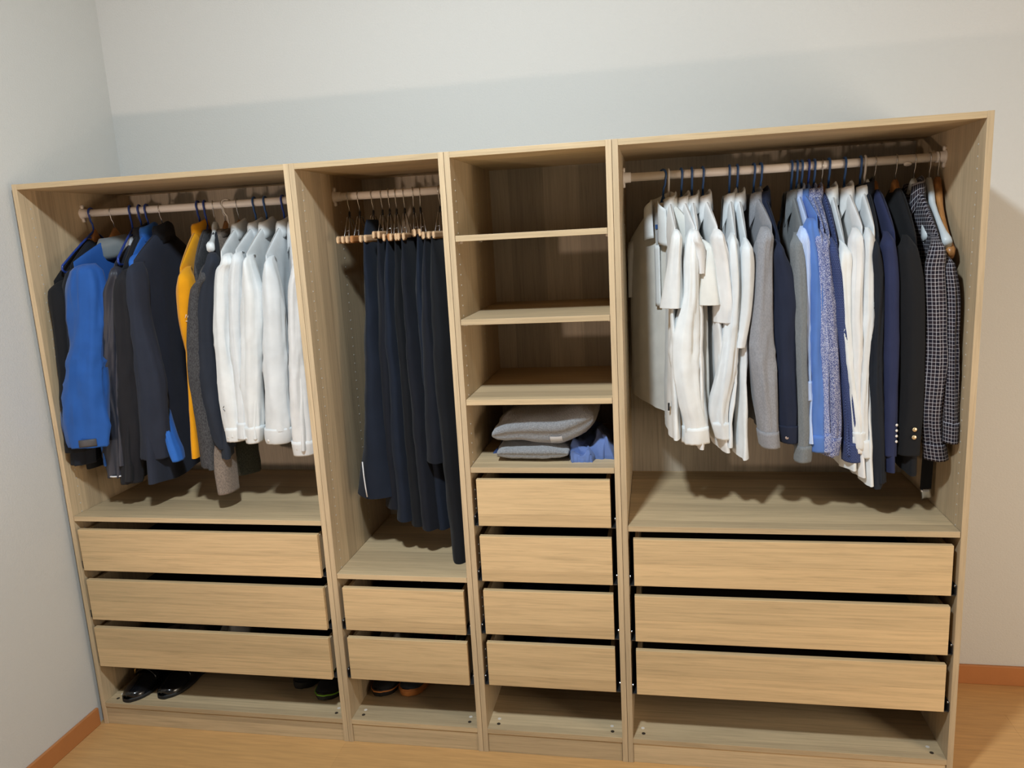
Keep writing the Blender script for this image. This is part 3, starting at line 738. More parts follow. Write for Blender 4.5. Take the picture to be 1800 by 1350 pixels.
j10 = mk('J10', 'jacket', 'charcoal tweed jacket next to the amber yellow one', 'jacket', G1, 'tweed', **{**jk, 'wr': .6, 'collar': 'crew'})
j12 = mk('J12', 'cardigan', 'taupe knitted cardigan with the longest hanging sleeve and a paler cuff', 'cardigan', G1, 'taupe', **{**jk, 'collar': 'crew', 'wmin': .026, 'wr': .5, 'zb': 1.06, 'rear': False})
j13 = mk('J13', 'cardigan', 'grey green knit whose sleeve end shows below the white shirts', 'cardigan', G1, 'olive', **{**jk, 'collar': 'crew', 'wmin': .024, 'wr': .5, 'zb': 1.10, 'rear': False})
j11 = mk('J11', 'jacket', 'dark navy jacket on a white hanger, right beside the first white shirt', 'jacket', G1, 'darknavy', **{**jk, 'collar': None, 'wr': .7})
sh = dict(thick=.014, depth=.038, grow=0, cuff=True, collar='shirt', wmin=.024)
s1 = mk('S1', 'dress_shirt', 'white shirt nearest the dark jackets, small grey diamond mark above its cuff', 'shirt', G2, 'white', **{**sh, 'button': ('btn_white', -.004)})
s2 = mk('S2', 'dress_shirt', 'white shirt second from the dark jackets, its cuff tucked behind', 'shirt', G2, 'white2', **sh)
s3 = mk('S3', 'dress_shirt', 'white shirt in the middle of the five white ones on the jacket rail', 'shirt', G2, 'white', **{**sh, 'button': ('btn_white', 0)})
s4 = mk('S4', 'dress_shirt', 'white shirt with a small dark printed mark on the sleeve slit', 'shirt', G2, 'white2', **{**sh, 'button': ('btn_white', -.006, .012)})
s5 = mk('S5', 'dress_shirt', 'white shirt last on the jacket rail, partly behind the upright panel', 'shirt', G2, 'white3', **{**sh, 'button': ('btn_white', .008)})

# shirts, seen from their left-hand faces
sh4 = dict(thick=.013, depth=.036, grow=-1, cuff=True, collar='shirt', wmin=.023)
xh = T['P1'][0] + .006
p1 = Garment('polo_shirt', 'cream polo shirt turned to the front with a dark placket button', 'shirt', G3, xh,
             (xh + .205 * math.sin(.60), RY - .205 * math.cos(.60), 1.715),
             [(xh + .200 * math.sin(.60), RY - .200 * math.cos(.60), 1.70, .03), (xh + .225 * math.sin(.60), RY - .225 * math.cos(.60), 1.52, .04)],
             1.145, FB['cream'], sleeve='short', collar='polo', thick=.016, depth=.05, seed=5, hemtilt=-.03, wr=.6, neck=1.835, cuff=False, csize=1.05, cr=.022, crease=.4)
ps = {**sh4, 'sleeve': 'short', 'cuff': False, 'crease': .35, 'wmin': .021, 'depth': .046, 'grow': 0}
p2 = mk('P2', 'polo_shirt', 'white polo shirt beside the cream one, with a small dark tag on its side seam', 'shirt', G3, 'white', **{**ps, 'collar': 'polo', 'hemtilt': -.01})
p3 = mk('P3', 'polo_shirt', 'white polo shirt with the shortest sleeve of the white polos', 'shirt', G3, 'white3', **{**ps, 'collar': 'polo'})
p4 = mk('P4', 'dress_shirt', 'white long sleeved shirt among the white polos, with a broad pale cuff', 'shirt', G3, 'white', **{**sh4, 'wr': 1.3})
p5 = mk('P5', 'polo_shirt', 'white short sleeved shirt with a wide flaring sleeve end', 'shirt', G3, 'white3', **{**ps, 'depth': .055})
p6 = mk('P6', 'dress_shirt', 'white long sleeved shirt next to the flaring short sleeve, cuff swung sideways', 'shirt', G3, 'white2', **{**sh4, 'wr': 1.3})
p7 = mk('P7', 'polo_shirt', 'pale white shirt with a narrow rolled sleeve touching the grey shirt', 'shirt', G3, 'white2', **{**ps, 'wmin': .022})
p8 = mk('P8', 'dress_shirt', 'mid grey shirt hanging next to the white shirts', 'shirt', G4, 'grey', **{**sh4, 'depth': .045, 'grow': 0, 'wmin': .026})
p9 = mk('P9', 'dress_shirt', 'dark navy shirt with a pale rimmed cuff button, between two grey shirts', 'shirt', G4, 'navy', **{**sh4, 'button': ('btn_pale', 0), 'grow': 0})
p10 = mk('P10', 'dress_shirt', 'cool grey shirt beside the light blue one', 'shirt', G4, 'grey2', **sh4)
p11 = mk('P11', 'dress_shirt', 'light blue fine striped shirt, only a narrow strip showing', 'shirt', G4, 'ltblue', **{**sh4, 'wmin': .020})
p12 = mk('P12', 'dress_shirt', 'cornflower blue shirt in the middle of the shirt rail', 'shirt', G4, 'midblue', **sh4)
p13 = mk('P13', 'dress_shirt', 'blue and white woven shirt directly after the cornflower blue one', 'shirt', G4, 'micro', **{**sh4, 'wmin': .020})
p14 = mk('P14', 'dress_shirt', 'blue shirt with a dense white fleck, before the navy pindot shirt', 'shirt', G4, 'micro2', **sh4)
p15 = mk('P15', 'dress_shirt', 'navy pindot shirt on a wooden hanger', 'shirt', G4, 'dots', **{**sh4, 'collar': 'crew'})
p16 = mk('P16', 'dress_shirt', 'white shirt directly behind the navy pindot shirt', 'shirt', G4, 'white', **{**sh4, 'grow': .2})
p17 = mk('P17', 'dress_shirt', 'white shirt with a tall open collar, second after the navy pindot shirt', 'shirt', G4, 'white3', **sh4)
p18 = mk('P18', 'dress_shirt', 'white shirt with dark buttons down its front, before the black jacket', 'shirt', G4, 'white2', **{**sh4, 'wmin': .020})
p19 = mk('P19', 'jacket', 'long black jacket on a cream plastic hanger, after the white shirts', 'jacket', G4, 'blackblue', **{**sh4, 'cuff': False, 'collar': 'stand', 'thick': .018})
p20 = mk('P20', 'blazer', 'navy blazer with a row of tiny cuff buttons', 'jacket', G4, 'blazer', **{**sh4, 'cuff': False, 'collar': None, 'wr': .5, 'thick': .018})
p21 = mk('P21', 'blazer', 'black blazer with two pale metal cuff buttons', 'jacket', G4, 'black', **{**sh4, 'cuff': False, 'collar': None, 'wr': .5, 'thick': .020, 'depth': .045, 'wmin': .034})
p22 = mk('P22', 'dress_shirt', 'dark plaid shirt with white check lines', 'shirt', G4, 'plaid', **{**sh4, 'wmin': .030, 'wr': 1.2, 'grow': 0})
xb, Sb, zbb, pb = T['P22b']
p22.sleeve([[x, y, z, max(w, .020), .034] for x, y, z, w in pb], 'long', True, FB['plaid'], None, 31, 1, 1.625)

# small marks and fittings on the garments
def zig(g, z, a, pts, r, mat, name, sleeve=True):
    P = []
    for du, dz in pts:
        if sleeve: q, n = g.sleeve_pt(z + dz, a + du / .03, .0035)
        else: q = g.at(du, z + dz, .006)
        P.append(q)
    m = MB(); m.tube(P, r, 6); return m.build(name, M[mat], g.root, True)
zig(j9, 1.545, .55, [(-.006, -.004), (-.003, .008), (0, -.003), (.004, .009), (.009, -.005)], .0011, 'white_thread', 'emblem')
zig(j9, 1.530, .55, [(-.005, 0), (.009, 0)], .0010, 'white_thread', 'emblem')
zig(s1, 1.222, -.45, [(-.006, 0), (0, .009), (.006, 0), (0, -.009), (-.006, 0)], .0016, 'grey_thread', 'emblem')
zig(s4, 1.222, .10, [(-.004, 0), (0, .012), (.004, 0), (0, -.012), (-.004, 0)], .0015, 'btn_dark', 'emblem')
end = T['J4'][3][-1]
P = [j4.sleeve_pt(end[2] + .006, a, .003)[0] for a in np.linspace(-.7, 1.0, 9)]
m = MB(); m.tube(P, .003, 6); m.build('reflective_hem', M['reflective'], j4.root, True)
q, n = j3.sleeve_pt(1.125, .55, .004); u = n.cross(Vector((0, 0, 1)))
m = MB(); m.sweep_rect([q - u * .028, q - u * .01, q + u * .01, q + u * .028], n, [.004] * 4, [.013] * 4); m.build('cuff_tab', M['grey_tab'], j3.root, True)
for k, z in ((0, 1.655), (1, 1.545)):
    q = p1.at(-.005, z, .004); m = MB(); m.disc(q, -p1.t, .0085 if k == 0 else .006, .003, 14); m.build('button', M['btn_dark' if k == 0 else 'btn_white'], p1.root, True)
def strip(g, name, mat, f0, f1, z0, z1, off):
    m = MB(); m.grid(lambda i, j: tuple(g.at(f0 + (f1 - f0) * i / 3, z0 + (z1 - z0) * j / 14, off)), 4, 15)
    o = m.build(name, mat, g.root, True); md = o.modifiers.new('thickness', 'SOLIDIFY'); md.thickness = .0025; md.offset = 0; return o
strip(p1, 'placket', FB['white'], -.018, .010, 1.50, 1.70, .010)
FB['inner'] = fabric('shaded_inner_neck', (176, 178, 180))  # darker than the cream: shade inside the open neck put into the patch colour
m = MB(); m.grid(lambda i, j: tuple(p1.at((.026 - .012 * j / 9) * (i / 7 * 2 - 1), 1.822 - .125 * j / 9, .004 + .003 * math.sin(PI * i / 7))), 8, 10)
m.build('open_neck_patch', FB['inner'], p1.root, True)
for sg in (-1, 1):
    def flap(i, j):
        w, u = i / 7, j / 11
        f = sg * (.017 - .004 * u + (.044 + .012 * u) * w)
        return tuple(p1.at(f, 1.842 - .030 * w - u * (.128 - .022 * w + .010 * sg), .010 + .016 * math.sin(PI * (.15 + .7 * w)) * (1 - .25 * u)))
    m = MB(); m.grid(flap, 8, 12); o = m.build('collar_flap', FB['white'], p1.root, True)
    md = o.modifiers.new('thickness', 'SOLIDIFY'); md.thickness = .003; md.offset = 0
for c in (-1, 1):
    zig(p1, 1.500, 0, [(.062, -.02), (.078, -.018), (.080, .018), (.066, .016)][::c], .0008, 'white_thread', 'pocket_emblem', False)
m = MB(); m.grid(lambda i, j: tuple(p1.at(-.012 + .022 * i / 3, 1.752 + .014 * j / 2, .0095)), 4, 3)
o = m.build('neck_label', M['blue_plastic2'], p1.root); md = o.modifiers.new('thickness', 'SOLIDIFY'); md.thickness = .001
q = p2.at(.18, 1.20, .004); m = MB(); m.box(tuple(q - Vector((.003, .004, .012))), tuple(q + Vector((.003, .004, .012)))); m.build('side_tag', M['btn_dark'], p2.root)
for z in (1.16, 1.08, 1.26):
    q = p18.at(.19, z, .006); m = MB(); m.disc(q, p18.f - p18.t, .006, .003, 12); m.build('button', M['btn_dark'], p18.root, True)
for k in range(4):
    q, n = p20.sleeve_pt(1.145 - k * .017, .6, .001); m = MB(); m.disc(q, n, .0042, .003, 10); m.build('cuff_button', M['btn_white'], p20.root, True)
for k in range(2):
    q, n = p21.sleeve_pt(1.135 - k * .024, .10, .001); m = MB(); m.disc(q, n, .0066, .003, 12); m.build('cuff_button', M['btn_gold'], p21.root, True)

# ------------------------------------------------------------------ the hangers those garments hang from
def hg(kind, key, label, tip=None, side=1): return hanger(kind, label, T[key][0], T[key][1], tip, side=side)
hg('blue', 'J1', 'blue plastic hanger with a bare arm above the first black jacket', (.072, .085, 1.735))
hg('wood', 'J2', 'wooden hanger with a steel hook inside the black jacket behind the royal blue one')
hg('wood', 'J3', 'wooden hanger with a steel hook inside the royal blue jacket')
hg('blue', 'J4', 'blue plastic hanger with a bare arm showing above the shiny windbreaker', (.300, .078, 1.752))
hg('blue', 'J5', 'blue plastic hanger inside the charcoal strip jacket')
hg('blue', 'J7', 'blue plastic hanger inside the bright blue thin jacket')
hg('wood', 'J6', 'steel hooked hanger hidden in the large navy softshell')
hg('blue', 'J9', 'blue plastic hanger inside the amber yellow jacket')
hg('blue', 'J10', 'blue plastic hanger inside the charcoal tweed jacket')
hg('white', 'J11', 'white hanger with its arm showing on the dark navy jacket', (T['J11'][1][0], T['J11'][1][1], T['J11'][1][2] + .02))
hg('wood', 'J12', 'wooden hanger holding the taupe cardigan')
hanger('clear', 'cream plastic hanger with the grey green knit', T['J13'][0] + .012, T['J13'][1])
hanger('wood', 'steel hooked hanger of the white shirt nearest the dark jackets', T['S1'][0], T['S1'][1])
hg('dull', 'S2', 'dull blue hanger of the white shirt second from the dark jackets')
hg('dull', 'S3', 'dull blue hanger of the middle white shirt on the jacket rail')
hg('blue', 'S4', 'blue plastic hanger of the white shirt with the printed mark')
hg('blue', 'S5', 'blue plastic hanger of the last white shirt, behind the upright panel')
hanger('dull', 'blue hanger with its hook over the cream polo shirt', p1.xh, p1.S)
N4 = [('clear', 'P2', 'cream plastic hanger of the white polo with the dark side tag'), ('dull', 'P3', 'blue hanger of the white polo with the shortest sleeve'),
      ('dull', 'P4', 'blue hanger of the long sleeved shirt among the white polos'), ('dull', 'P5', 'blue hanger of the shirt with the flaring short sleeve'),
      ('dull', 'P6', 'blue hanger of the white shirt with the swung cuff'), ('dull', 'P7', 'blue hanger of the pale shirt with the narrow rolled sleeve'),
      ('dull', 'P8', 'blue hanger of the mid grey shirt'), ('dull', 'P9', 'blue hanger of the dark navy shirt between the grey ones'),
      ('dull', 'P10', 'blue hanger of the cool grey shirt'), ('dull', 'P11', 'blue hanger of the light blue striped shirt'),
      ('dull', 'P12', 'blue hanger of the cornflower blue shirt'), ('blue', 'P13', 'deep blue hanger of the blue and white woven shirt'),
      ('dull', 'P14', 'blue hanger of the white flecked blue shirt'), ('wood', 'P15', 'wooden hanger with its arm showing above the navy pindot shirt'),
      ('dull', 'P16', 'blue hanger of the white shirt directly behind the navy pindot one'), ('dull', 'P17', 'blue hanger of the white shirt with the tall open collar'),
      ('dull', 'P18', 'blue hanger of the white shirt with dark buttons'), ('clear', 'P19', 'cream plastic hanger of the long black jacket'),
      ('wood', 'P20', 'wooden hanger with its arm showing above the navy blazer'), ('wood', 'P21', 'wooden hanger with its arm showing above the black blazer'),
      ('white', 'P22', 'white hanger mostly covered by the plaid shirt')]
for kd, key, lb in N4:
    if key == 'P22':
        a, q = T[key][0], T[key][1]; hg(kd, key, lb, (a + (q[0] - a) * .62, RY + (q[1] - RY) * .62, q[2] + .01))
    else: hg(kd, key, lb)
hanger('white', 'bare white hanger beside the plaid shirt with its broad end in view', 2.931, (2.928, .075, 1.715))
hanger('wood', 'wooden hanger last on the shirt rail, beside the side panel', 2.955, (2.938, .078, 1.682))

# a dark belt looped over the last hangers
b = thing('belt', 'black belt with a pale metal tip dangling below the plaid shirt', 'belt', (2.947, .22, .85))
def ribbon(pts, hw, th, axis):
    m = MB(); m.sweep_rect(pts, axis, [th] * len(pts), [hw] * len(pts)); return m
ribbon([(2.940, .20, 1.70), (2.942, .205, 1.5), (2.945, .21, 1.25), (2.946, .215, 1.05), (2.944, .22, .895)], .016, .002, (.25, 1, 0)).build('strap', FB['black'], b, True)
ribbon([(2.944, .22, .897), (2.945, .221, .885), (2.948, .222, .868), (2.951, .223, .862)], .015, .0035, (.25, 1, 0)).build('metal_tip', M['steel'], b, True)

# ------------------------------------------------------------------ trousers on clamp hangers
CX = [1.072, 1.104, 1.152, 1.200, 1.235, 1.259, 1.286, 1.342, 1.371, 1.389]
HX = [1.068, 1.106, 1.156, 1.189, 1.215, 1.240, 1.269, 1.301, 1.325, 1.396]
CL = ['empty clamp hanger first on the trouser rail', 'empty clamp hanger second on the trouser rail, with an orange bar',
      'clamp hanger gripping the trousers with the zipped hem', 'clamp hanger gripping the blue black trousers beside the zipped pair',
      'clamp hanger with orange jaws gripping the third trousers', 'clamp hanger gripping the fourth trousers on the rail',
      'clamp hanger gripping the fifth trousers on the rail', 'clamp hanger tilted higher than its neighbours',
      'clamp hanger holding the short cropped trousers', 'clamp hanger last on the trouser rail, half behind the panel']
for i, (cx, hx) in enumerate(zip(CX, HX)):
    ps_ = max(-.9, min(.9, (cx - hx) / .12)); yaw = math.asin(ps_); f = Vector((math.sin(yaw), -math.cos(yaw), 0)); t = Vector((-f.y, f.x, 0))
    H = Vector((hx, RY, 0)); zc = 1.772 + (.010 if i in (3, 7) else 0)
    r = thing('clamp_hanger', CL[i], 'hanger', (hx, RY, zc), 'trouser clamp hangers on the narrow rail')
    m = MB(); m.tube(hook_pts(H, f, 1, RR + .002, 1.862), .0016, 8); m.build('hook', M['steel'], r, True)
    m = MB(); m.tube([H + Vector((0, 0, 1.866)), H + f * .006 + Vector((0, 0, 1.845))], .0042, 8); m.build('neck', M['black_plastic'], r, True)
    m = MB()
    for k in (-1, 1):
        a = H + f * .006 + Vector((0, 0, 1.848))
        m.tube([a, a + t * k * .004 + f * .012, H + t * k * .008 + f * .05 + Vector((0, 0, zc + .012)), H + t * k * .007 + f * .055 + Vector((0, 0, zc))], .0018, 6)
        m.tube([a, a + t * k * .004 - f * .012, H + t * k * .008 - f * .05 + Vector((0, 0, zc + .012)), H + t * k * .007 - f * .055 + Vector((0, 0, zc))], .0018, 6)
    m.tube([H + f * .035 - t * .008 + Vector((0, 0, 1.80)), H + f * .035 + t * .008 + Vector((0, 0, 1.803))], .0012, 6)
    m.build('spring_wire', M['steel'], r, True)
    for k in (-1, 1):
        m = MB(); c = [H + t * k * .0085 + f * q + Vector((0, 0, zc)) for q in (.118, .112, 0, -.112, -.118)]
        m.sweep_rect(c, t, [.0040, .0055, .0055, .0055, .0040], [.010, .0125, .0125, .0125, .010])
        m.build('clamp_bar', M['wood_clamp_dark' if i in (1, 4) and k > 0 else 'wood_clamp'], r)

def trousers(label, cx, path, mat, seed, top=1.768):
    r = thing('trousers', label, 'trousers', (cx, RY, path[-1][2]), 'trousers on the clamp hangers')
    C = catmull(path, 40); NP = 48; V = []; UV = []
    fold = rnd_fold(seed, 12, 40, 5)
    for j in range(40):
        x, y, z, w, d = C[j]; q = min(1, j / 8)
        for k in range(NP):
            a = 2 * PI * k / NP; ca, sa = math.cos(a), math.sin(a)
            fx = math.copysign(abs(ca) ** .8, ca); sx = math.copysign(abs(sa) ** .7, sa)
            yy = y - d * fx; xx = x + w * sx * (1 - .25 * math.cos(2 * a)) + q * (.010 * fold(yy, z * .15) + .006 * fbm((yy * 6, z * 5, seed), 2) + .003 * fbm((a, z * 14, seed), 2))
            yy += q * .008 * fbm((xx * 9, z * 4, seed + 4), 2)
            V.append((xx, yy, z + (.008 * fold(yy, 0) if j == 39 else 0))); UV.append((a * .04, z))
    F = [(j * NP + k, j * NP + (k + 1) % NP, (j + 1) * NP + (k + 1) % NP, (j + 1) * NP + k) for j in range(39) for k in range(NP)]
    F.append(tuple(range(NP)))
    mesh_obj('legs', V, F, FB[mat], r, UV)
    return r
D = .105
t1 = trousers('navy sports trousers with a short zip at the hem', 1.152, [(1.152, .28, 1.835, .010, .05), (1.153, .28, 1.77, .011, .10), (1.148, .27, 1.6, .022, D), (1.140, .26, 1.35, .032, .115), (1.128, .25, 1.05, .050, .12), (1.120, .25, .866, .078, .12)], 'trouser', 1)
m = MB(); m.tube([(1.096, .128, 1.01), (1.099, .122, .96), (1.103, .118, .92), (1.106, .118, .885)], .0022, 6); m.build('hem_zip', M['reflective'], t1, True)
trousers('blue black trousers beside the zipped pair', 1.2, [(1.2, .29, 1.775, .009, .10), (1.198, .28, 1.6, .022, D), (1.190, .27, 1.3, .032, .11), (1.180, .27, .82, .038, .11)], 'trouser2', 2)
trousers('navy trousers third along the trouser rail', 1.235, [(1.235, .28, 1.768, .009, .10), (1.226, .27, 1.6, .020, D), (1.222, .26, 1.3, .030, .11), (1.222, .25, .785, .034, .115)], 'trouser', 3)
trousers('black trousers fourth along the trouser rail', 1.259, [(1.259, .29, 1.768, .009, .10), (1.255, .28, 1.6, .020, D), (1.258, .27, 1.3, .028, .11), (1.268, .26, .765, .034, .115)], 'trouser3', 4)
trousers('dark trousers fifth along the trouser rail', 1.286, [(1.286, .28, 1.768, .009, .10), (1.285, .27, 1.6, .020, D), (1.295, .26, 1.3, .030, .11), (1.312, .25, .755, .036, .115)], 'trouser2', 5)
trousers('navy trousers clamped highest on the trouser rail', 1.342, [(1.342, .28, 1.778, .009, .10), (1.330, .28, 1.6, .020, D), (1.336, .28, 1.3, .026, .11), (1.352, .28, .745, .032, .11)], 'trouser', 6)
trousers('short cropped trousers ending well above the others', 1.371, [(1.371, .26, 1.76, .009, .10), (1.364, .25, 1.6, .020, D), (1.362, .24, 1.3, .032, .11), (1.360, .235, 1.005, .040, .115)], 'trouser2', 7)
trousers('long black trousers last on the trouser rail, reaching lowest', 1.389, [(1.392, .27, 1.768, .009, .10), (1.400, .25, 1.6, .030, D), (1.408, .235, 1.3, .036, .12), (1.425, .225, .625, .034, .12)], 'trouser3', 8)
trousers('black trousers over the last wooden hanger, in the gap beside the plaid shirt', 2.955, [(2.958, .28, 1.665, .006, .11), (2.960, .28, 1.60, .009, .13), (2.962, .28, 1.35, .010, .13), (2.962, .28, 1.06, .010, .13)], 'trouser3', 12)

# ------------------------------------------------------------------ towel shelf
def terry():
    k = NT('grey_terry'); b = lin((142, 145, 150))
    s = k.noise(k.pos(), 260, 3, .7); w = k.noise(k.pos(), 22, 3)
    c = k.ramp(s, [(.3, tuple(q * .55 for q in b[:3]) + (1,)), (.7, tuple(min(1, q * 1.25) for q in b[:3]) + (1,))])
    k.l(c, k.b.inputs['Base Color']); k.b.inputs['Roughness'].default_value = 1.; k.b.inputs['Sheen Weight'].default_value = .5
    k.bump(s, .9, .006); return k.m
M['terry'] = terry()
M['satin'] = plain('pale_satin_border', (196, 198, 202), .4)
M['denim'] = fabric('blue_cotton_jersey', (98, 120, 172)); M['denim_dark'] = fabric('dark_blue_jersey', (62, 80, 126))
def soft_slab(x0, x1, y0, y1, zf, h, seed, amp=.006, e=.50, nu=150, nv=40):
    """rounded soft slab: profile in x-z with full rounded ends, lofted along y; zf(x,y) gives the underside"""
    V = []; F = []
    for j in range(nv):
        v = j / (nv - 1); sy = math.sin(PI * min(1, max(0, v)) ) ** .5 if 0 < v < 1 else 0.0
        y = y0 + (y1 - y0) * (.5 - .5 * math.cos(PI * v))
        for i in range(nu):
            a = 2 * PI * i / nu; ca, sa = math.cos(a), math.sin(a)
            cx = math.copysign(abs(ca) ** e, ca) * (.97 + .03 * sy); cz = math.copysign(abs(sa) ** .8, sa)
            x = (x0 + x1) / 2 + (x1 - x0) / 2 * cx * (1 - .02 * (1 - sy))
            z = zf(x, y) + h(x) * (.5 + .5 * cz * sy)
            n = fbm((x * 13, y * 13, z * 13 + seed), 3) * amp + fbm((x * 90, y * 90, z * 90 + seed), 2) * amp * .30
            ny = fbm((x * 9, seed, y * 3), 2) * amp
            V.append((x + n * ca * sy, y + ny, max(zf(x, y) if abs(zf(x, y) - 1.031) < 1e-6 else -9, z + n * sa * sy)))
    for j in range(nv - 1):
        for i in range(nu): F.append((j * nu + i, j * nu + (i + 1) % nu, (j + 1) * nu + (i + 1) % nu, (j + 1) * nu + i))
    F.append(tuple(range(nu))); F.append(tuple(range((nv - 1) * nu, nv * nu))[::-1])
    return V, F
ZS = 1.031
tw = thing('towel', 'thick grey terry towel folded in two on the lowest open shelf', 'towel', (1.74, .2, ZS))
V, F = soft_slab(1.588, 1.830, .055, .40, lambda x, y: ZS, lambda x: .058, 1, .006); mesh_obj('lower_fold', V, F, M['terry'], tw)
lift = lambda x, y: ZS + .050 + .040 * max(0, (x - 1.80) / .12) ** 1.2 + .006 * math.sin(x * 20)
V, F = soft_slab(1.576, 1.918, .050, .41, lift, lambda x: .084 + .036 * max(0, min(1, (x - 1.60) / .2)), 2, .006); mesh_obj('upper_fold', V, F, M['terry'], tw)
Fb = [q for q in F if len(q) == 4 and all(1.768 < V[i][0] < 1.812 and V[i][1] < .20 and lift(1.79, 0) + .004 < V[i][2] < lift(1.79, 0) + .046 for i in q)]
use = sorted({i for q in Fb for i in q}); ix = {i: n for n, i in enumerate(use)}
mesh_obj('satin_border', [(V[i][0], V[i][1] - .004, V[i][2] + .002) for i in use], [tuple(ix[i] for i in q) for q in Fb], M['satin'], tw)
cl = thing('folded_garment', 'crumpled blue garment beside and behind the grey towel', 'clothes', (1.88, .25, ZS))
NP = 60; V = []; F = []
def lump(x0, x1, y0, y1, h, seed, mat, name):
    V = []; F = []; nu, nv = 44, 30
    for j in range(nv):
        for i in range(nu):
            u, v = i / (nu - 1), j / (nv - 1); x = x0 + (x1 - x0) * u; y = y0 + (y1 - y0) * (.5 - .5 * math.cos(PI * v))
            edge = min(1, min(u, 1 - u) / .12) ** .5 * min(1, min(v, 1 - v) / .14) ** .5
            w = .5 + .5 * math.sin(9 * u + 5 * v + 3 * fbm((u * 2, v * 2, seed), 2))
            z = ZS + h * edge * (.45 + .35 * w + .3 * fbm((u * 2.2, v * 2.2, seed), 2))
            V.append((x + .012 * fbm((u * 4, v * 4, seed + 3), 2), y + .012 * fbm((u * 4, v * 4, seed + 7), 2), max(ZS, z)))
    for j in range(nv - 1):
        for i in range(nu - 1): F.append((j * nu + i, j * nu + i + 1, (j + 1) * nu + i + 1, (j + 1) * nu + i))
    return mesh_obj(name, V, F, mat, cl)
lump(1.832, 1.970, .095, .36, .085, 3, M['denim'], 'crumpled_fold')
lump(1.835, 1.905, .060, .20, .048, 5, M['denim'], 'front_fold')
lump(1.556, 1.84, .16, .45, .040, 6, M['denim_dark'], 'hidden_fold')

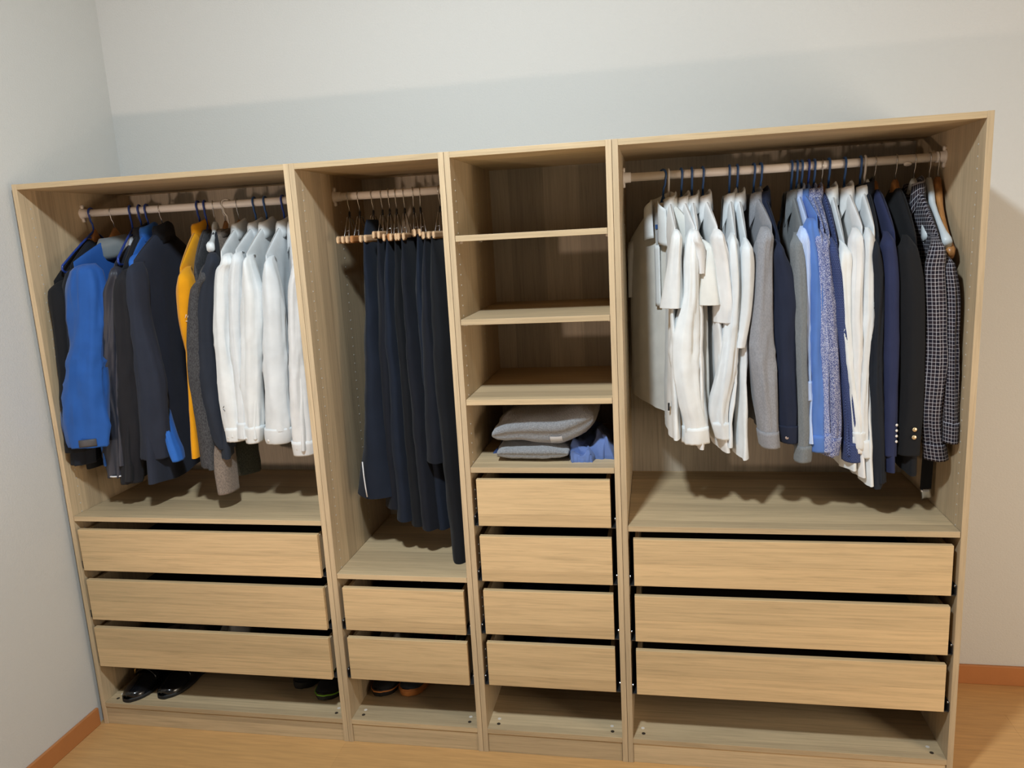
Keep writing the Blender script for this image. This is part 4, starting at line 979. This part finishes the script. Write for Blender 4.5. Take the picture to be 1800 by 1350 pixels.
# ------------------------------------------------------------------ shoes
M['leather'] = plain('black_polished_leather', (16, 17, 20), .16, spec=.7)
M['rubber'] = plain('black_rubber', (22, 22, 24), .6)
M['gold'] = plain('brass_buckle', (214, 170, 96), .25, 1.)
M['mesh_black'] = plain('black_mesh_upper', (26, 27, 30), .8); M['mesh_grey'] = plain('slate_mesh_upper', (60, 64, 72), .8)
M['tan'] = plain('tan_orange_sole', (206, 132, 70), .6); M['lime'] = plain('lime_trim', (120, 180, 40), .5)
def shoe(label, toe, ang, L, W, up, sole, kind, trim=None, zf=.09):
    root = thing('shoe', label, 'shoe', (toe[0], toe[1], zf), None)
    d = Vector((math.sin(ang), math.cos(ang), 0)); s = Vector((d.y, -d.x, 0)); O = Vector((toe[0], toe[1], zf))   # d runs toe -> heel
    def wid(u): return W / 2 * math.sqrt(max(0, 1 - (1 - min(1, u / .30)) ** 2)) ** .9 * (1 - .26 * math.exp(-((u - .62) / .16) ** 2)) * (1 if u < .93 else max(.2, 1 - ((u - .93) / .07) ** 2 * .5))
    def top(u): return .034 + .030 * min(1, u / .35) + .026 * min(1, max(0, (u - .38) / .2)) - .010 * max(0, math.sin((u - .55) * 6)) if kind == 'leather' else .040 + .034 * min(1, u / .4) + .020 * min(1, max(0, (u - .45) / .2))
    nu, nv = 30, 20; V = []; F = []; st = .014 if kind == 'leather' else .026
    for i in range(nu):
        u = i / (nu - 1); w = wid(u); h = top(u) - st
        for k in range(nv):
            a = PI * k / (nv - 1)
            cx = math.copysign(abs(math.cos(a)) ** .8, math.cos(a))
            sh = max(.62, 1 - .25 * math.sin(a))
            z = st - .002 + h * math.sin(a) ** .85
            if i == 0: z = st + (z - st) * .35
            V.append(tuple(O + d * (u * L) + s * (cx * w * .96 * (1 - .22 * max(0, z - st) / .08)) + Vector((0, 0, z))))
    for i in range(nu - 1):
        for k in range(nv - 1): F.append((i * nv + k, i * nv + k + 1, (i + 1) * nv + k + 1, (i + 1) * nv + k))
    F.append(tuple(range(nv))); F.append(tuple(range((nu - 1) * nv, nu * nv))[::-1])
    mesh_obj('upper', V, F, up, root)
    V = []; F = []; n = 60
    def out(q):
        if q < .5: u = q * 2; return u, 1
        u = (1 - q) * 2; return u, -1
    rows = [(0, .96), (.003, 1.03), (st - .004, 1.05), (st, 1.0), (st + .001, .8)]
    for z, sc in rows:
        for k in range(n):
            u, sg = out(k / n); u2 = .5 - .5 * math.cos(PI * u)
            lift = 0 if kind == 'leather' else .010 * max(0, 1 - u2 / .18) ** 2
            V.append(tuple(O + d * (u2 * L - (.004 if u2 < .02 else 0)) + s * (sg * wid(u2) * sc) + Vector((0, 0, z + lift))))
    for j in range(len(rows) - 1):
        for k in range(n): F.append((j * n + k, j * n + (k + 1) % n, (j + 1) * n + (k + 1) % n, (j + 1) * n + k))
    F.append(tuple(range(n))[::-1])
    mesh_obj('sole', V, F, sole, root)
    if kind == 'leather':
        m = MB(); sg = -1
        c = O + d * (.40 * L) + s * (-.80 * W / 2) + Vector((0, 0, .058))
        R_ = [c + d * x + Vector((0, 0, z)) for x, z in ((-.012, -.010), (.012, -.010), (.012, .012), (-.012, .012))]
        m.tube(R_, .0032, 6, closed=True); m.build('buckle', M['gold'], root, True)
        m = MB(); P = [O + d * (.40 * L) + s * (math.cos(a) * W / 2 * .86) + Vector((0, 0, .022 + .052 * math.sin(a) ** .8)) for a in np.linspace(.15, PI - .15, 12)]
        m.sweep_rect(P, d, [.008] * 12, [.0022] * 12); m.build('strap', up, root, True)
    else:
        m = MB()
        for q in range(4):
            u = .36 + q * .07; P = [O + d * (u * L) + s * (x * .022) + Vector((0, 0, top(u) + .002 - abs(x) * .004)) for x in (-1, -.4, .4, 1)]
            m.tube(P, .002, 6)
        m.build('laces', M['rubber'] if trim is None else trim, root, True)
        if trim is not None:
            m = MB(); P = []
            for q in np.linspace(0, 1, 24):
                u, sg = out(.78 + .44 * q if .78 + .44 * q < 1 else .78 + .44 * q - 1); u2 = .5 - .5 * math.cos(PI * u)
                P.append(O + d * (u2 * L - (.005 if u2 < .02 else 0)) + s * (sg * wid(u2) * 1.06) + Vector((0, 0, st * .75 + .010 * max(0, 1 - u2 / .18) ** 2)))
            m.tube(P, .0028, 6); m.build('sole_trim', trim, root, True)
    return root
shoe('polished black leather shoe with a gold buckle, nearest the side wall', (.104, .012, 0), .10, .29, .112, M['leather'], M['rubber'], 'leather')
shoe('polished black leather shoe with a gold buckle, second from the side wall', (.228, .046, 0), .16, .29, .112, M['leather'], M['rubber'], 'leather')
shoe('black trainer with a lime green sole line at the end of the shoe floor', (.862, .090, 0), .12, .28, .10, M['mesh_black'], M['rubber'], 'sport', M['lime'])
shoe('plain black trainer pushed back next to the lime trimmed one', (.742, .150, 0), .10, .27, .095, M['mesh_black'], M['rubber'], 'sport')
shoe('black trainer with a tan sole under the trouser drawers, nearer the panel', (1.068, .134, 0), .12, .28, .098, M['mesh_black'], M['rubber'], 'sport', M['tan'])
shoe('slate trainer with an orange tan sole under the trouser drawers', (1.172, .146, 0), .14, .28, .098, M['mesh_grey'], M['tan'], 'sport', M['tan'])

# ------------------------------------------------------------------ what shows through the gaps above the drawers
def bundle(label, x0, x1, y0, y1, z, h, mat, seed):
    r = thing('folded_clothes', label, 'clothes', ((x0 + x1) / 2, (y0 + y1) / 2, z), 'clothes lying in the drawers')
    V = []; F = []; nu, nv = 20, 14
    for j in range(nv):
        for i in range(nu):
            u, v = i / (nu - 1), j / (nv - 1)
            e = min(1, min(u, 1 - u) / .15) ** .5 * min(1, min(v, 1 - v) / .15) ** .5
            V.append((x0 + (x1 - x0) * u, y0 + (y1 - y0) * v, z + h * e * (.8 + .5 * fbm((u * 3, v * 3, seed), 2))))
    for j in range(nv - 1):
        for i in range(nu - 1): F.append((j * nu + i, j * nu + i + 1, (j + 1) * nu + i + 1, (j + 1) * nu + i))
    mesh_obj('top_layer', V, F, mat, r)
def drawer_floor(top): return top - .158 + .0225
z = drawer_floor(.411)
bundle('pale grey clothes in the lower drawer under the trousers', 1.075, 1.205, .05, .45, z, .105, FB['cream'], 1)
bundle('black clothes in the lower drawer under the trousers', 1.21, 1.30, .05, .45, z, .10, FB['black'], 2)
bundle('dark red clothes in the lower drawer under the trousers', 1.305, 1.375, .05, .45, z, .10, FB['red'], 3)
bundle('slate clothes in the lower drawer under the trousers', 1.38, 1.445, .05, .45, z, .10, FB['hoodgrey'], 4)
z = drawer_floor(.408)
bundle('brown clothes in the bottom drawer of the jacket unit', .22, .40, .05, .45, z, .09, FB['taupe'], 5)
bundle('white clothes in the bottom drawer of the jacket unit', .43, .56, .05, .45, z, .10, FB['white3'], 6)
bundle('grey clothes in the bottom drawer of the jacket unit', .60, .80, .05, .45, z, .09, FB['charcoal'], 7)
z = drawer_floor(.605)
bundle('dark clothes in the third drawer under the towel shelf', 1.60, 1.86, .05, .45, z, .09, FB['blazer'], 8)
z = drawer_floor(.415)
bundle('dark blue clothes in the lowest drawer under the towel shelf', 1.62, 1.84, .05, .45, z, .10, FB['navy'], 9)
z = drawer_floor(.598)
bundle('dark clothes in the upper drawer under the trousers', 1.06, 1.44, .06, .45, z, .09, FB['charcoal'], 10)
wh = thing('clothes_hanger', 'thin white wire hanger lying in the upper trouser drawer', 'hanger', (1.31, .1, z + .12), 'clothes hangers on the rails')
m = MB(); m.tube([(1.285, .10, z + .118), (1.318, .11, z + .136), (1.35, .20, z + .136), (1.25, .25, z + .13)], .0022, 6, closed=True); m.build('frame', M['clear_plastic'], wh, True)
m = MB(); m.tube([(1.318, .11, z + .136), (1.335, .095, z + .138), (1.346, .10, z + .14), (1.35, .115, z + .14)], .0018, 6); m.build('hook', M['steel'], wh, True)
